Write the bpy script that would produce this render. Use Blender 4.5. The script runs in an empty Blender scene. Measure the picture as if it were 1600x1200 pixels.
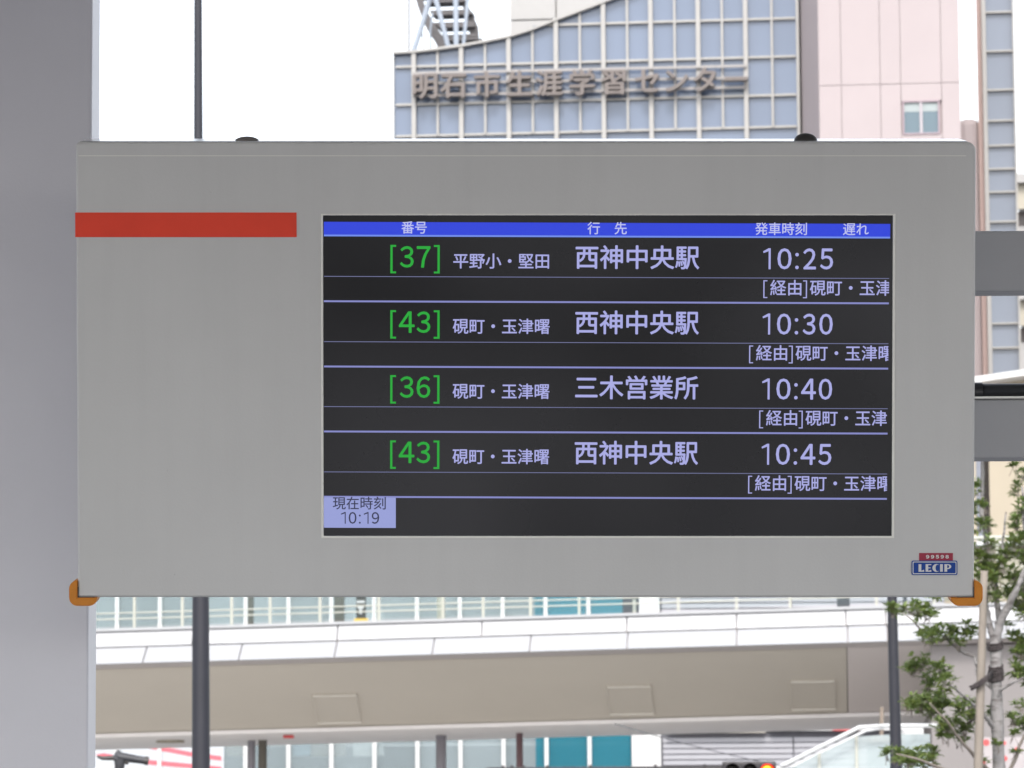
import bpy, bmesh, math, random
from mathutils import Vector, Matrix
random.seed(7)
SC = bpy.context.scene
COL = SC.collection
R = math.radians

# ------------------------------------------------------------------ camera, sky, sun, exposure
CAM = Vector((0.0, 0.0, 1.65))
F = 6500.0                                   # focal length in photograph pixels (1600 wide)
ROT = (Matrix.Rotation(R(90 + 7.0), 3, 'X') @ Matrix.Rotation(R(-0.35), 3, 'Z'))
cam = bpy.data.cameras.new('camera')
cam.sensor_width = 36.0
cam.lens = F / 1600 * 36.0
cam.clip_start = 0.05
cam.clip_end = 6000
cam.dof.use_dof = True
cam.dof.focus_distance = 6.75
cam.dof.aperture_fstop = 27
co = bpy.data.objects.new('camera', cam)
COL.objects.link(co)
co.matrix_world = Matrix.Translation(CAM) @ ROT.to_4x4()
SC.camera = co

SUN_EL, SUN_AZ = 46.0, 183.0                 # azimuth clockwise from +Y (view direction)
w = bpy.data.worlds.new('World')
SC.world = w
w.use_nodes = True
nt = w.node_tree
sky = nt.nodes.new('ShaderNodeTexSky')
sky.sky_type = 'NISHITA'
sky.sun_disc = False
sky.sun_elevation = R(SUN_EL)
sky.sun_rotation = R(SUN_AZ)
sky.air_density = 1.0
sky.dust_density = 2.0
sky.ozone_density = 1.0
hs = nt.nodes.new('ShaderNodeHueSaturation')      # thin white overcast: same sky, much less blue
hs.inputs['Saturation'].default_value = 0.3
hs.inputs['Value'].default_value = 1.55
nt.links.new(sky.outputs[0], hs.inputs['Color'])
nt.links.new(hs.outputs[0], nt.nodes['Background'].inputs[0])
nt.nodes['Background'].inputs[1].default_value = 0.15
sl = bpy.data.lights.new('sun', 'SUN')
sl.energy = 1.0
sl.angle = R(10)
sl.color = (1.0, 0.96, 0.9)
so = bpy.data.objects.new('sun', sl)
COL.objects.link(so)
sd = Vector((math.sin(R(SUN_AZ)) * math.cos(R(SUN_EL)), math.cos(R(SUN_AZ)) * math.cos(R(SUN_EL)), math.sin(R(SUN_EL))))
so.rotation_euler = sd.to_track_quat('Z', 'Y').to_euler()
so.location = (0, 0, 40)
vs = SC.view_settings
vs.view_transform = 'Standard'
vs.look = 'None'
vs.gamma = 1
vs.use_curve_mapping = False
EXPO = 0.79
vs.exposure = EXPO
EG = 2 ** EXPO

# ------------------------------------------------------------------ helpers
def lin(c):
    return tuple(((v / 255) / 12.92 if v / 255 <= 0.04045 else ((v / 255 + 0.055) / 1.055) ** 2.4) for v in c)

def ray(px, py):
    return ROT @ Vector(((px - 800) / F, (600 - py) / F, -1.0))

def pix(px, py, Y):
    d = ray(px, py)
    return CAM + d * (Y / d.y)

class Fr:
    """A vertical plane standing on the ground; u runs along it, d is depth behind it."""
    def __init__(s, px, Y, a):
        p = pix(px, 600, Y)
        s.O = Vector((p.x, p.y, 0))
        s.a = a
        s.U = Vector((math.cos(a), -math.sin(a), 0))
        s.N = Vector((math.sin(a), math.cos(a), 0))
    def uz(s, px, py, d=0.0):
        r = ray(px, py)
        t = (d - (CAM - s.O).dot(s.N)) / r.dot(s.N)
        p = CAM + r * t
        return (p - s.O).dot(s.U), p.z
    def root(s, name, label, cat, group=None):
        return thing(name, label, cat, s.O, -s.a, group)

def setp(o, label=None, cat=None, group=None, kind=None):
    if label: o['label'] = label
    if cat: o['category'] = cat
    if group: o['group'] = group
    if kind: o['kind'] = kind
    return o

def thing(name, label, cat, loc=(0, 0, 0), rz=0.0, group=None):
    o = bpy.data.objects.new(name, None)
    COL.objects.link(o)
    o.location = loc
    o.rotation_euler = (0, 0, rz)
    o.empty_display_size = 0.1
    return setp(o, label, cat, group)

def obj(name, bm, mat, parent=None, smooth=False):
    me = bpy.data.meshes.new(name)
    bmesh.ops.recalc_face_normals(bm, faces=bm.faces)
    bm.to_mesh(me)
    bm.free()
    if smooth:
        for p in me.polygons: p.use_smooth = True
    me.materials.append(mat)
    o = bpy.data.objects.new(name, me)
    COL.objects.link(o)
    if parent: o.parent = parent
    return o

def box(bm, x0, x1, y0, y1, z0, z1, bev=0.0, seg=2):
    vs_ = [bm.verts.new((x, y, z)) for x in (x0, x1) for y in (y0, y1) for z in (z0, z1)]
    fs = [bm.faces.new([vs_[i] for i in q]) for q in ((0, 1, 3, 2), (4, 6, 7, 5), (0, 4, 5, 1), (2, 3, 7, 6), (0, 2, 6, 4), (1, 5, 7, 3))]
    if bev:
        es = set(e for f in fs for e in f.edges)
        bmesh.ops.bevel(bm, geom=list(es), offset=bev, segments=seg, affect='EDGES', profile=0.5)
    return bm

def B(*a, **k):
    return box(bmesh.new(), *a, **k)

def prism(bm, pts, y0, y1, fn=None):
    """polygon pts (x,z) extruded from y0 to y1"""
    fn = fn or (lambda x, y, z: (x, y, z))
    a = [bm.verts.new(fn(x, y0, z)) for x, z in pts]
    b = [bm.verts.new(fn(x, y1, z)) for x, z in pts]
    bm.faces.new(a)
    bm.faces.new(b[::-1])
    n = len(pts)
    for i in range(n):
        bm.faces.new((a[i], b[i], b[(i + 1) % n], a[(i + 1) % n]))
    return bm

def tube(bm, path, rad, n=10, cap=True):
    path = [Vector(p) for p in path]
    if not hasattr(rad, '__len__'): rad = [rad] * len(path)
    rings = []
    for i, p in enumerate(path):
        t = (path[min(i + 1, len(path) - 1)] - path[max(i - 1, 0)]).normalized()
        up = Vector((0, 0, 1)) if abs(t.z) < 0.9 else Vector((0, 1, 0))
        s = t.cross(up).normalized()
        q = s.cross(t)
        rings.append([bm.verts.new(p + (s * math.cos(2 * math.pi * k / n) + q * math.sin(2 * math.pi * k / n)) * rad[i]) for k in range(n)])
    for a, b in zip(rings, rings[1:]):
        for k in range(n):
            bm.faces.new((a[k], a[(k + 1) % n], b[(k + 1) % n], b[k]))
    if cap:
        bm.faces.new(rings[0][::-1])
        bm.faces.new(rings[-1])
    return bm

def lathe(bm, prof, c=(0, 0, 0), n=24):
    """prof: (r, z) pairs about the z axis at c"""
    rings = []
    for r, z in prof:
        rings.append([bm.verts.new((c[0] + r * math.cos(2 * math.pi * k / n), c[1] + r * math.sin(2 * math.pi * k / n), c[2] + z)) for k in range(n)])
    for a, b in zip(rings, rings[1:]):
        for k in range(n):
            bm.faces.new((a[k], a[(k + 1) % n], b[(k + 1) % n], b[k]))
    bm.faces.new(rings[0][::-1])
    bm.faces.new(rings[-1])
    return bm

MATS = {}
def mat(name, col, rough=0.6, metal=0.0, spec=0.5, var=0.06, scale=3.0, bump=0.0, bscale=40.0, stretch=None, rnd=0.0, extra=None):
    if name in MATS: return MATS[name]
    m = bpy.data.materials.new(name)
    m.use_nodes = True
    t = m.node_tree
    b = t.nodes['Principled BSDF']
    b.inputs['Roughness'].default_value = rough
    b.inputs['Metallic'].default_value = metal
    b.inputs['Specular IOR Level'].default_value = spec
    tc = t.nodes.new('ShaderNodeTexCoord')
    mp = t.nodes.new('ShaderNodeMapping')
    t.links.new(tc.outputs['Object'], mp.inputs[0])
    if stretch: mp.inputs['Scale'].default_value = stretch
    nz = t.nodes.new('ShaderNodeTexNoise')
    nz.inputs['Scale'].default_value = scale
    nz.inputs['Detail'].default_value = 6
    nz.inputs['Roughness'].default_value = 0.6
    t.links.new(mp.outputs[0], nz.inputs['Vector'])
    ra = t.nodes.new('ShaderNodeMapRange')
    ra.inputs['From Min'].default_value = 0.25
    ra.inputs['From Max'].default_value = 0.75
    ra.inputs['To Min'].default_value = 1 - var
    ra.inputs['To Max'].default_value = 1 + var
    t.links.new(nz.outputs['Fac'], ra.inputs['Value'])
    mul = t.nodes.new('ShaderNodeVectorMath')
    mul.operation = 'SCALE'
    mul.inputs[0].default_value = col[:3]
    t.links.new(ra.outputs[0], mul.inputs['Scale'])
    out = mul.outputs[0]
    if rnd:
        oi = t.nodes.new('ShaderNodeObjectInfo')
        r2 = t.nodes.new('ShaderNodeMapRange')
        r2.inputs['To Min'].default_value = 1 - rnd
        r2.inputs['To Max'].default_value = 1 + rnd
        t.links.new(oi.outputs['Random'], r2.inputs['Value'])
        m2 = t.nodes.new('ShaderNodeVectorMath')
        m2.operation = 'SCALE'
        t.links.new(out, m2.inputs[0])
        t.links.new(r2.outputs[0], m2.inputs['Scale'])
        out = m2.outputs[0]
    t.links.new(out, b.inputs['Base Color'])
    if bump:
        n2 = t.nodes.new('ShaderNodeTexNoise')
        n2.inputs['Scale'].default_value = bscale
        n2.inputs['Detail'].default_value = 4
        t.links.new(mp.outputs[0], n2.inputs['Vector'])
        bp = t.nodes.new('ShaderNodeBump')
        bp.inputs['Strength'].default_value = bump
        bp.inputs['Distance'].default_value = 0.01
        t.links.new(n2.outputs['Fac'], bp.inputs['Height'])
        t.links.new(bp.outputs[0], b.inputs['Normal'])
    if extra: extra(m, t, b, tc, out)
    MATS[name] = m
    return m

def glow(name, srgb, k=1.0):
    if name in MATS: return MATS[name]
    m = bpy.data.materials.new(name)
    m.use_nodes = True
    b = m.node_tree.nodes['Principled BSDF']
    b.inputs['Base Color'].default_value = (0.02, 0.02, 0.025, 1)
    b.inputs['Roughness'].default_value = 0.35
    b.inputs['Specular IOR Level'].default_value = 0.2
    c = lin(srgb)
    b.inputs['Emission Color'].default_value = (*c, 1)
    b.inputs['Emission Strength'].default_value = k / EG
    MATS[name] = m
    return m

def glass(name, col, alpha=0.5, rough=0.05, rnd=0.0):
    """thin architectural glass: part see-through, part tinted reflective sheet"""
    if name in MATS: return MATS[name]
    m = mat(name, col, rough=rough, var=0.03, rnd=rnd)
    t = m.node_tree
    b = t.nodes['Principled BSDF']
    tr = t.nodes.new('ShaderNodeBsdfTransparent')
    tr.inputs[0].default_value = (0.93, 0.965, 0.97, 1)
    mx = t.nodes.new('ShaderNodeMixShader')
    mx.inputs[0].default_value = alpha
    t.links.new(tr.outputs[0], mx.inputs[1])
    t.links.new(b.outputs[0], mx.inputs[2])
    t.links.new(mx.outputs[0], t.nodes['Material Output'].inputs[0])
    return m

# glyph outlines from Blender's own built-in font
GL = {}
def glyph(ch):
    if ch not in GL:
        f = bpy.data.curves.new('g', 'FONT')
        f.body = ch
        f.size = 1
        f.resolution_u = 3
        p = bpy.data.objects.new('g', f)
        COL.objects.link(p)
        dg = bpy.context.evaluated_depsgraph_get()
        dg.update()
        ev = p.evaluated_get(dg)
        me = ev.to_mesh()
        vv = [(v.co.x, v.co.y) for v in me.vertices]
        ff = [tuple(q.vertices) for q in me.polygons]
        ev.to_mesh_clear()
        bpy.data.objects.remove(p)
        bpy.data.curves.remove(f)
        GL[ch] = (vv, ff)
    return GL[ch]

def put_glyph(bm, ch, fn, offs=((0, 0),), dz=0.0):
    vv, ff = glyph(ch)
    for k, (ox, oy) in enumerate(offs):
        vs_ = [bm.verts.new(fn(x, y, ox, oy, k)) for x, y in vv]
        for q in ff:
            try: bm.faces.new([vs_[i] for i in q])
            except ValueError: pass

# ------------------------------------------------------------------ materials
M_signpaint = None
def speck(m, t, b, tc, out):
    v = t.nodes.new('ShaderNodeTexNoise')
    v.inputs['Scale'].default_value = 95
    v.inputs['Detail'].default_value = 1
    t.links.new(tc.outputs['Object'], v.inputs['Vector'])
    r = t.nodes.new('ShaderNodeMapRange')
    r.inputs['From Min'].default_value = 0.80
    r.inputs['From Max'].default_value = 0.965
    t.links.new(v.outputs['Fac'], r.inputs['Value'])
    mx = t.nodes.new('ShaderNodeMix')
    mx.data_type = 'RGBA'
    t.links.new(r.outputs[0], mx.inputs['Factor'])
    t.links.new(out, mx.inputs['A'])
    mx.inputs['B'].default_value = (0.12, 0.1, 0.09, 1)
    mp = t.nodes.new('ShaderNodeMapping'); mp.inputs['Scale'].default_value = (28, 1, 1.6)
    t.links.new(tc.outputs['Object'], mp.inputs[0])
    n3_ = t.nodes.new('ShaderNodeTexNoise'); n3_.inputs['Scale'].default_value = 1.0; n3_.inputs['Detail'].default_value = 5
    t.links.new(mp.outputs[0], n3_.inputs['Vector'])
    r3 = t.nodes.new('ShaderNodeMapRange'); r3.inputs['From Min'].default_value = 0.45; r3.inputs['From Max'].default_value = 0.8
    r3.inputs['To Min'].default_value = 1.0; r3.inputs['To Max'].default_value = 0.965
    t.links.new(n3_.outputs['Fac'], r3.inputs['Value'])
    sc = t.nodes.new('ShaderNodeVectorMath'); sc.operation = 'SCALE'
    t.links.new(mx.outputs['Result'], sc.inputs[0]); t.links.new(r3.outputs[0], sc.inputs['Scale'])
    t.links.new(sc.outputs[0], b.inputs['Base Color'])

m_sign = mat('display_housing_paint', (0.65, 0.645, 0.64), rough=0.42, var=0.05, scale=2.2, bump=0.04, bscale=260, extra=speck)
m_bezel = mat('bezel_lit_aluminium', (0.92, 0.91, 0.86), rough=0.25, var=0.05)  # lightened to paint in slanted edges catching light
def backlight(m, t, b, tc, out):         # faint panel glow, its unevenness stands in for the reflection gradient
    n = t.nodes.new('ShaderNodeTexNoise'); n.inputs['Scale'].default_value = 2.2; n.inputs['Detail'].default_value = 1
    t.links.new(tc.outputs['Object'], n.inputs['Vector'])
    q = t.nodes.new('ShaderNodeMapRange'); q.inputs['From Min'].default_value = 0.3; q.inputs['From Max'].default_value = 0.7
    q.inputs['To Min'].default_value = 0.002; q.inputs['To Max'].default_value = 0.016
    t.links.new(n.outputs['Fac'], q.inputs['Value'])
    b.inputs['Emission Color'].default_value = (0.92, 0.92, 1.0, 1)
    t.links.new(q.outputs[0], b.inputs['Emission Strength'])
m_lcd = mat('lcd_glass', (0.006, 0.006, 0.008), rough=0.22, var=0.1, spec=0.25, extra=backlight)
m_red = mat('red_tape', (0.93, 0.075, 0.04), spec=0.25, rough=0.55, var=0.05, scale=12)
m_orange = mat('orange_rubber', (0.66, 0.23, 0.012), rough=0.5, var=0.08, scale=60, bump=0.1, bscale=300)
m_dark = mat('dark_fitting', (0.05, 0.045, 0.042), rough=0.5, var=0.15)
m_column = mat('grey_column_paint', (0.70, 0.69, 0.74), rough=0.4, var=0.05, scale=1.6, bump=0.05, bscale=200)
m_beam = mat('beam_paint', (0.42, 0.42, 0.44), rough=0.45, var=0.05, scale=4, bump=0.04, bscale=200)
m_pipe = mat('black_conduit', (0.03, 0.031, 0.036), rough=0.3, var=0.1)
m_post = mat('post_paint', (0.018, 0.018, 0.026), rough=0.5, var=0.1, scale=6)
m_asphalt = mat('asphalt', (0.055, 0.055, 0.057), rough=0.9, var=0.25, scale=2, bump=0.3, bscale=60)
m_paving = mat('paving', (0.22, 0.215, 0.215), rough=0.85, var=0.12, scale=1.2, bump=0.2)
m_line = mat('road_paint', (0.75, 0.75, 0.73), rough=0.7, var=0.1)
m_kerb = mat('kerb_concrete', (0.38, 0.37, 0.35), rough=0.85, var=0.12)

# ------------------------------------------------------------------ ground
def sheet(name, x0, x1, y0, y1, z, m):
    bm = bmesh.new()
    bm.faces.new([bm.verts.new(p) for p in ((x0, y0, z), (x1, y0, z), (x1, y1, z), (x0, y1, z))])
    return setp(obj(name, bm, m), kind='structure')
sheet('ground', -2500, 2500, -2500, 4000, 0.0, mat('ground_dust', (0.13, 0.13, 0.135), rough=0.95, var=0.15, scale=0.05))
sheet('road', -200, 200, 14, 60, 0.004, m_asphalt)
setp(obj('pavement', B(-60, 60, -8, 13.8, 0.002, 0.15), m_paving), kind='structure')
setp(obj('kerb', B(-60, 60, 13.803, 13.95, 0.002, 0.16), m_kerb), kind='structure')
setp(obj('station_pavement', B(-60, 60, 60.2, 90, 0.002, 0.15), mat('light_paving', (0.42, 0.41, 0.39), rough=0.85, var=0.1, scale=1.5)), kind='structure')  # unseen paving, made pale to bounce light up onto the soffit
for k in range(-8, 9):
    sheet('lane_marking', k * 10 - 2.5, k * 10 + 2.5, 36.9, 37.05, 0.008, m_line)

# ------------------------------------------------------------------ far glass building
FB = Fr(900, 150, R(6))
m_cream = mat('cream_metal_frame', (0.38, 0.365, 0.345), rough=0.5, var=0.05)
m_rail = mat('letter_rail', (0.33, 0.31, 0.30), rough=0.5, var=0.05)
def grad(m, t, b, tc, out):      # slow change of tint across the tinted sheets
    pass
m_pane = mat('tinted_blue_glass', (0.14, 0.176, 0.25), rough=0.12, var=0.07, scale=0.12, rnd=0.06, spec=0.6)
m_white = mat('white_cladding', (0.40, 0.385, 0.37), rough=0.6, var=0.03)
m_pink = mat('pink_tile_front', (0.41, 0.35, 0.35), rough=0.7, var=0.03, scale=0.6)
bld = FB.root('glass_office_building', 'tall learning centre building with blue glass curtain wall, curved roofline and cream mullions', 'building')

def ub(px, py=160, d=0): return FB.uz(px, py, d)[0]
def zb(py, px=900, d=0): return FB.uz(px, py, d)[1]
piers = [647.5 + 74.15 * i for i in range(8)]
minor = [684.5 + 74.2 * i for i in range(7)] + [1207.5]
roofpts = [(600, 87), (615.5, 86), (645, 84.5), (684, 80), (721, 75), (760, 68), (796, 60.5), (831, 49.5), (869, 34.5), (905, 21), (940, 8), (977, -6), (1020, -22), (1100, -50), (1166, -70), (1260, -90)]
roofuz = [FB.uz(a, b) for a, b in roofpts]
def zr(u):
    for (u0, z0), (u1, z1) in zip(roofuz, roofuz[1:]):
        if u0 <= u <= u1: return z0 + (z1 - z0) * (u - u0) / (u1 - u0)
    return roofuz[0][1] if u < roofuz[0][0] else roofuz[-1][1]
# horizontal lines given at x=1200
rows1200 = [-88, -29, 30, 89.5, 149.5, 199]
zrow = [FB.uz(1200, y)[1] for y in rows1200]
zz = zrow[-1]
i = 0
while zz > 3.5:
    zz -= (1.37 if i % 3 else 1.15)
    zrow.append(zz); i += 1
zrow[-1] = max(zrow[-1], 0.4)
uL, uR = ub(615.5), ub(1247.5)
cols = sorted([ub(p) for p in piers + minor] + [uL, uR])
pcols = sorted([ub(p) for p in piers] + [uL, uR])
wide = 5                                     # from this row line downwards, one pane per bay
unit = bpy.data.meshes.new('pane')
bmu = B(0, 1, 0, 1, 0, 1)
bmu.to_mesh(unit); bmu.free()
unit.materials.append(m_pane)
def pane(u0, u1, z0, z1, d0, d1):
    o = bpy.data.objects.new('pane', unit)
    COL.objects.link(o)
    o.parent = bld
    o.location = (u0, d0, z0)
    o.scale = (u1 - u0, d1 - d0, z1 - z0)
    return o
npane = 0
for r in range(len(zrow) - 1):
    z1, z0 = zrow[r], zrow[r + 1]
    cc = cols if r < wide else pcols
    for u0, u1 in zip(cc, cc[1:]):
        a, b = zr(u0), zr(u1)
        if max(a, b) <= z0 + 0.02: continue
        jit = random.uniform(0, 0.03)
        if min(a, b) >= z1:
            pane(u0, u1, z0, z1, 0.05 + jit, 0.2)
        else:
            pts = [(u0, z0), (u1, z0)]
            if b >= z1: pts += [(u1, z1)]
            else: pts += [(u1, max(b, z0 + 0.01))]
            if b >= z1 > a: pts += [(u0 + (u1 - u0) * (z1 - a) / (b - a), z1)]
            if a > z0: pts += [(u0, a)]
            bm = bmesh.new()
            prism(bm, pts, 0.05 + jit, 0.2)
            obj('pane', bm, m_pane, bld)
        npane += 1
pu = 150 / F
for p in [ub(q) for q in piers]:
    obj('pier', B(p - 3.4 * pu, p + 3.4 * pu, -0.22, 0.04, 0, zr(p) + 0.05), m_cream, bld)
obj('pier', B(uR - 2.0 * pu, uR + 2.6 * pu, -0.18, 0.04, 0, zr(uR)), m_cream, bld)
obj('pier', B(uL - 0.6 * pu, uL + 0.8 * pu, -0.06, 0.2, 0, zr(uL)), m_cream, bld)
for q in minor:
    p = ub(q)
    obj('mullion', B(p - 1.7 * pu, p + 1.7 * pu, -0.13, 0.045, zrow[wide], zr(p)), m_cream, bld)
ucut = [uL] + [ub(q) for q in piers] + [uR]
for r in range(1, len(zrow) - 1):
    z = zrow[r]
    for u0, u1 in zip(ucut, ucut[1:]):
        s = u0
        while s < u1 and zr(s) < z: s += 0.05
        if s >= u1 - 0.1: continue
        obj('transom', B(s + (3.4 * pu if s == u0 else 0), u1 - 3.4 * pu, -0.09, 0.042, z - 1.8 * pu, z + 1.8 * pu), m_cream, bld)
# roof edge strip following the curve
bm = bmesh.new()
for (u0, z0), (u1, z1) in zip(roofuz[1:], roofuz[2:]):
    prism(bm, [(u0, z0), (u1, z1), (u1, z1 + 0.09), (u0, z0 + 0.09)], -0.28, 0.6)
obj('roof_edge', bm, m_cream, bld)
# body behind the glass, following the roof
bm = bmesh.new()
pts = [(uL, 0)] + [(uR, 0)] + [(u, z - 0.08) for u, z in reversed(roofuz[1:-1])]
pts[2] = (uR, zr(uR) - 0.08)
prism(bm, pts, 0.25, 16)
obj('core_wall', bm, mat('dark_interior', (0.12, 0.14, 0.17), rough=0.7), bld)
# left return of the glass wall
# cream tower behind the curved roof
u0 = FB.uz(797, 30, 5)[0]
u1 = FB.uz(1230, 30, 5)[0]
zt = FB.uz(900, -160, 5)[1]
um = FB.uz(869, 30, 5)[0]
zm = FB.uz(869, 30, 5)[1]
for a, b in ((u0, um - 0.03), (um + 0.03, u1)):
    for c, d in ((20, zm - 0.03), (zm + 0.03, zt)):
        obj('cladding_panel', B(a, b, 5, 5.2, c, d), m_white, bld)
obj('tower_wall', B(u0 + 0.02, u1 - 0.02, 5.22, 16, 20, zt - 0.02), m_white, bld)

# pink block to the right: side face then front face
dP = -4.0
uP0 = ub(1252.5)
uP = FB.uz(1279, 100, dP)[0]
uPr = FB.uz(1499.5, 100, dP)[0]
zPt = FB.uz(1400, -150, dP)[1]
pk = thing('pink_office_block', 'pale pink tiled block with one small two-pane window, right of the glass facade', 'building', FB.O, -FB.a)
m_grout = mat('pink_joint', (0.40, 0.34, 0.34), rough=0.8)
wx = [FB.uz(x, 180, dP)[0] for x in (1409, 1469.5)]
wz = [FB.uz(1440, y, dP)[1] for y in (157, 210)]
vj = [uP, FB.uz(1314, 100, dP)[0], FB.uz(1375, 100, dP)[0], FB.uz(1407, 100, dP)[0], FB.uz(1470.5, 100, dP)[0], uPr]
hj = [0.0] + [FB.uz(1400, y, dP)[1] for y in (930, 730, 530, 331, 131)] + [zPt]
g = 0.010
for a, b in zip(vj, vj[1:]):
    for c, d in zip(hj, hj[1:]):
        if a < (wx[0] + wx[1]) / 2 < b and c < (wz[0] + wz[1]) / 2 < d:
            for (aa, bb, c2, d2) in ((a + g, b - g, wz[0] + 0.0, d - g), (a + g, b - g, c + g, wz[1])):
                obj('tile_panel', B(aa, bb, dP, dP + 0.1, c2, d2), m_pink, pk)
        else:
            obj('tile_panel', B(a + g, b - g, dP, dP + 0.1, c + g, d - g), m_pink, pk)
obj('backing_wall', B(uP + 0.01, uPr - 0.01, dP + 0.12, 12, 0, zPt - 0.05), m_grout, pk)
bm = bmesh.new()                              # canted side face between the glass and the pink front
A = [bm.verts.new((x, y, 0.0)) for x, y in ((uP0, 0.0), (uP, dP + 0.02), (uP + 0.2, dP + 0.11), (uP0 + 0.25, 0.3))]
Bq = [bm.verts.new((v.co.x, v.co.y, zPt - 0.02)) for v in A]
bm.faces.new(A); bm.faces.new(Bq[::-1])
for i in range(4): bm.faces.new((A[i], Bq[i], Bq[(i + 1) % 4], A[(i + 1) % 4]))
obj('return_wall', bm, m_pink, pk)
obj('return_wall', B(uPr - 0.3, uPr, dP + 0.101, 12, 0, zPt - 0.02), m_pink, pk)
m_wf = mat('mauve_window_frame', (0.34, 0.26, 0.29), rough=0.5)
m_wg = mat('window_glass_teal', (0.10, 0.15, 0.18), rough=0.1, var=0.08, scale=0.4)
ft = 0.055
fr = obj('window_frame', B(wx[0] + 0.03, wx[1] - 0.03, dP - 0.04, dP + 0.12, wz[0] - ft, wz[0]), m_wf, pk)
for q in ((wx[0] + 0.03, wx[1] - 0.03, wz[1], wz[1] + ft), (wx[0] + 0.03, wx[0] + 0.03 + ft, wz[1] + ft, wz[0] - ft), (wx[1] - 0.03 - ft, wx[1] - 0.03, wz[1] + ft, wz[0] - ft)):
    obj('window_frame', B(q[0], q[1], dP - 0.04, dP + 0.12, q[2], q[3]), m_wf, pk)
mid = (wx[0] + wx[1]) / 2
obj('window_mullion', B(mid - 0.05, mid + 0.05, dP - 0.02, dP + 0.12, wz[1] + ft, wz[0] - ft), mat('white_mullion', (0.42, 0.38, 0.40)), pk)
for a, b in ((wx[0] + 0.03 + ft, mid - 0.05), (mid + 0.05, wx[1] - 0.03 - ft)):
    o = obj('window_pane', B(a, b, dP + 0.06, dP + 0.1, wz[1] + ft, wz[0] - 0.39), m_wg, pk)
    obj('window_blind', B(a, b, dP + 0.05, dP + 0.09, wz[0] - 0.388, wz[0] - ft), mat('pale_blind', (0.34, 0.38, 0.38)), pk)

# low pink link and narrow glazed tower
TW = Fr(1550, 153, R(7))
def ut(px, py=200, d=0): return TW.uz(px, py, d)[0]
tw = TW.root('stair_tower', 'narrow glazed tower with a single stack of blue panes and a pink edge', 'building')
ztop = TW.uz(1550, -120)[1]
obj('link_wall', B(ut(1497), ut(1530), 0.2, 8, 0, TW.uz(1515, 184, 0.2)[1], bev=0.25), m_pink, tw)
obj('edge_wall', B(ut(1528.5), ut(1536.5), 0.0, 6, 0, ztop), mat('salmon_tile', (0.46, 0.34, 0.31), rough=0.6, var=0.04), tw)
obj('edge_pier', B(ut(1537.0), ut(1543.5), -0.35, 6, 0, ztop), m_cream, tw)
obj('edge_pier', B(ut(1585), ut(1588), -0.2, 6, 0, ztop), m_cream, tw)
tys = [-60, 19.5, 80.5, 141, 189, 228, 264.5, 300.5, 347, 398, 452, 506, 544, 600, 655, 710, 770]
m_pane2 = mat('tower_glass', (0.17, 0.195, 0.245), rough=0.14, var=0.06, scale=0.3, rnd=0.05, spec=0.6)
for a, b in zip(tys, tys[1:]):
    z1, z0 = TW.uz(1563, a)[1], TW.uz(1563, b)[1]
    obj('pane', B(ut(1543.6), ut(1584.9), 0.05, 0.15, z0, z1), m_pane2, tw)
    obj('transom', B(ut(1543.6), ut(1584.9), -0.12, 0.045, z0 - 0.035, z0 + 0.035), m_cream, tw)
obj('core_wall', B(ut(1543.8), ut(1584.8), 0.2, 6, 0, ztop - 0.1), MATS['dark_interior'], tw)

# cream balcony block, far right
AP = Fr(1640, 185, R(7.5))
ap = AP.root('balcony_apartment_block', 'cream apartment block edge with dark window bands, beyond the narrow glazed tower', 'building')
m_ap = mat('cream_render', (0.46, 0.42, 0.34), rough=0.8, var=0.04)
m_brownw = mat('brown_window', (0.10, 0.08, 0.075), rough=0.3)
ua = AP.uz(1589.5, 400)[0]; ub2 = AP.uz(1900, 400)[0]
for k in range(0, 6):
    y = 290 + 182 * k - 0
    if AP.uz(1600, y + 62)[1] < 3: break
    z = [AP.uz(1600, y + q)[1] for q in (-14, 0, 39, 62, 168)]
    obj('balcony_slab', B(ua - 0.2, ub2, -0.9, 4, z[1] + 0.001, z[0]), m_white, ap)
    obj('balcony_wall', B(ua, ub2, -0.5, -0.3, z[2], z[1]), m_ap, ap)
    obj('window_band', B(ua, ub2, 0.3, 0.5, z[3], z[2]), m_brownw, ap)
    obj('rear_wall', B(ua + 0.02, ub2, 0.2, 0.45, z[4], z[3] - 0.01), m_white, ap)
obj('core_wall', B(ua + 0.1, ub2, 1, 10, 0, AP.uz(1600, 300)[1]), m_white, ap)

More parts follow.
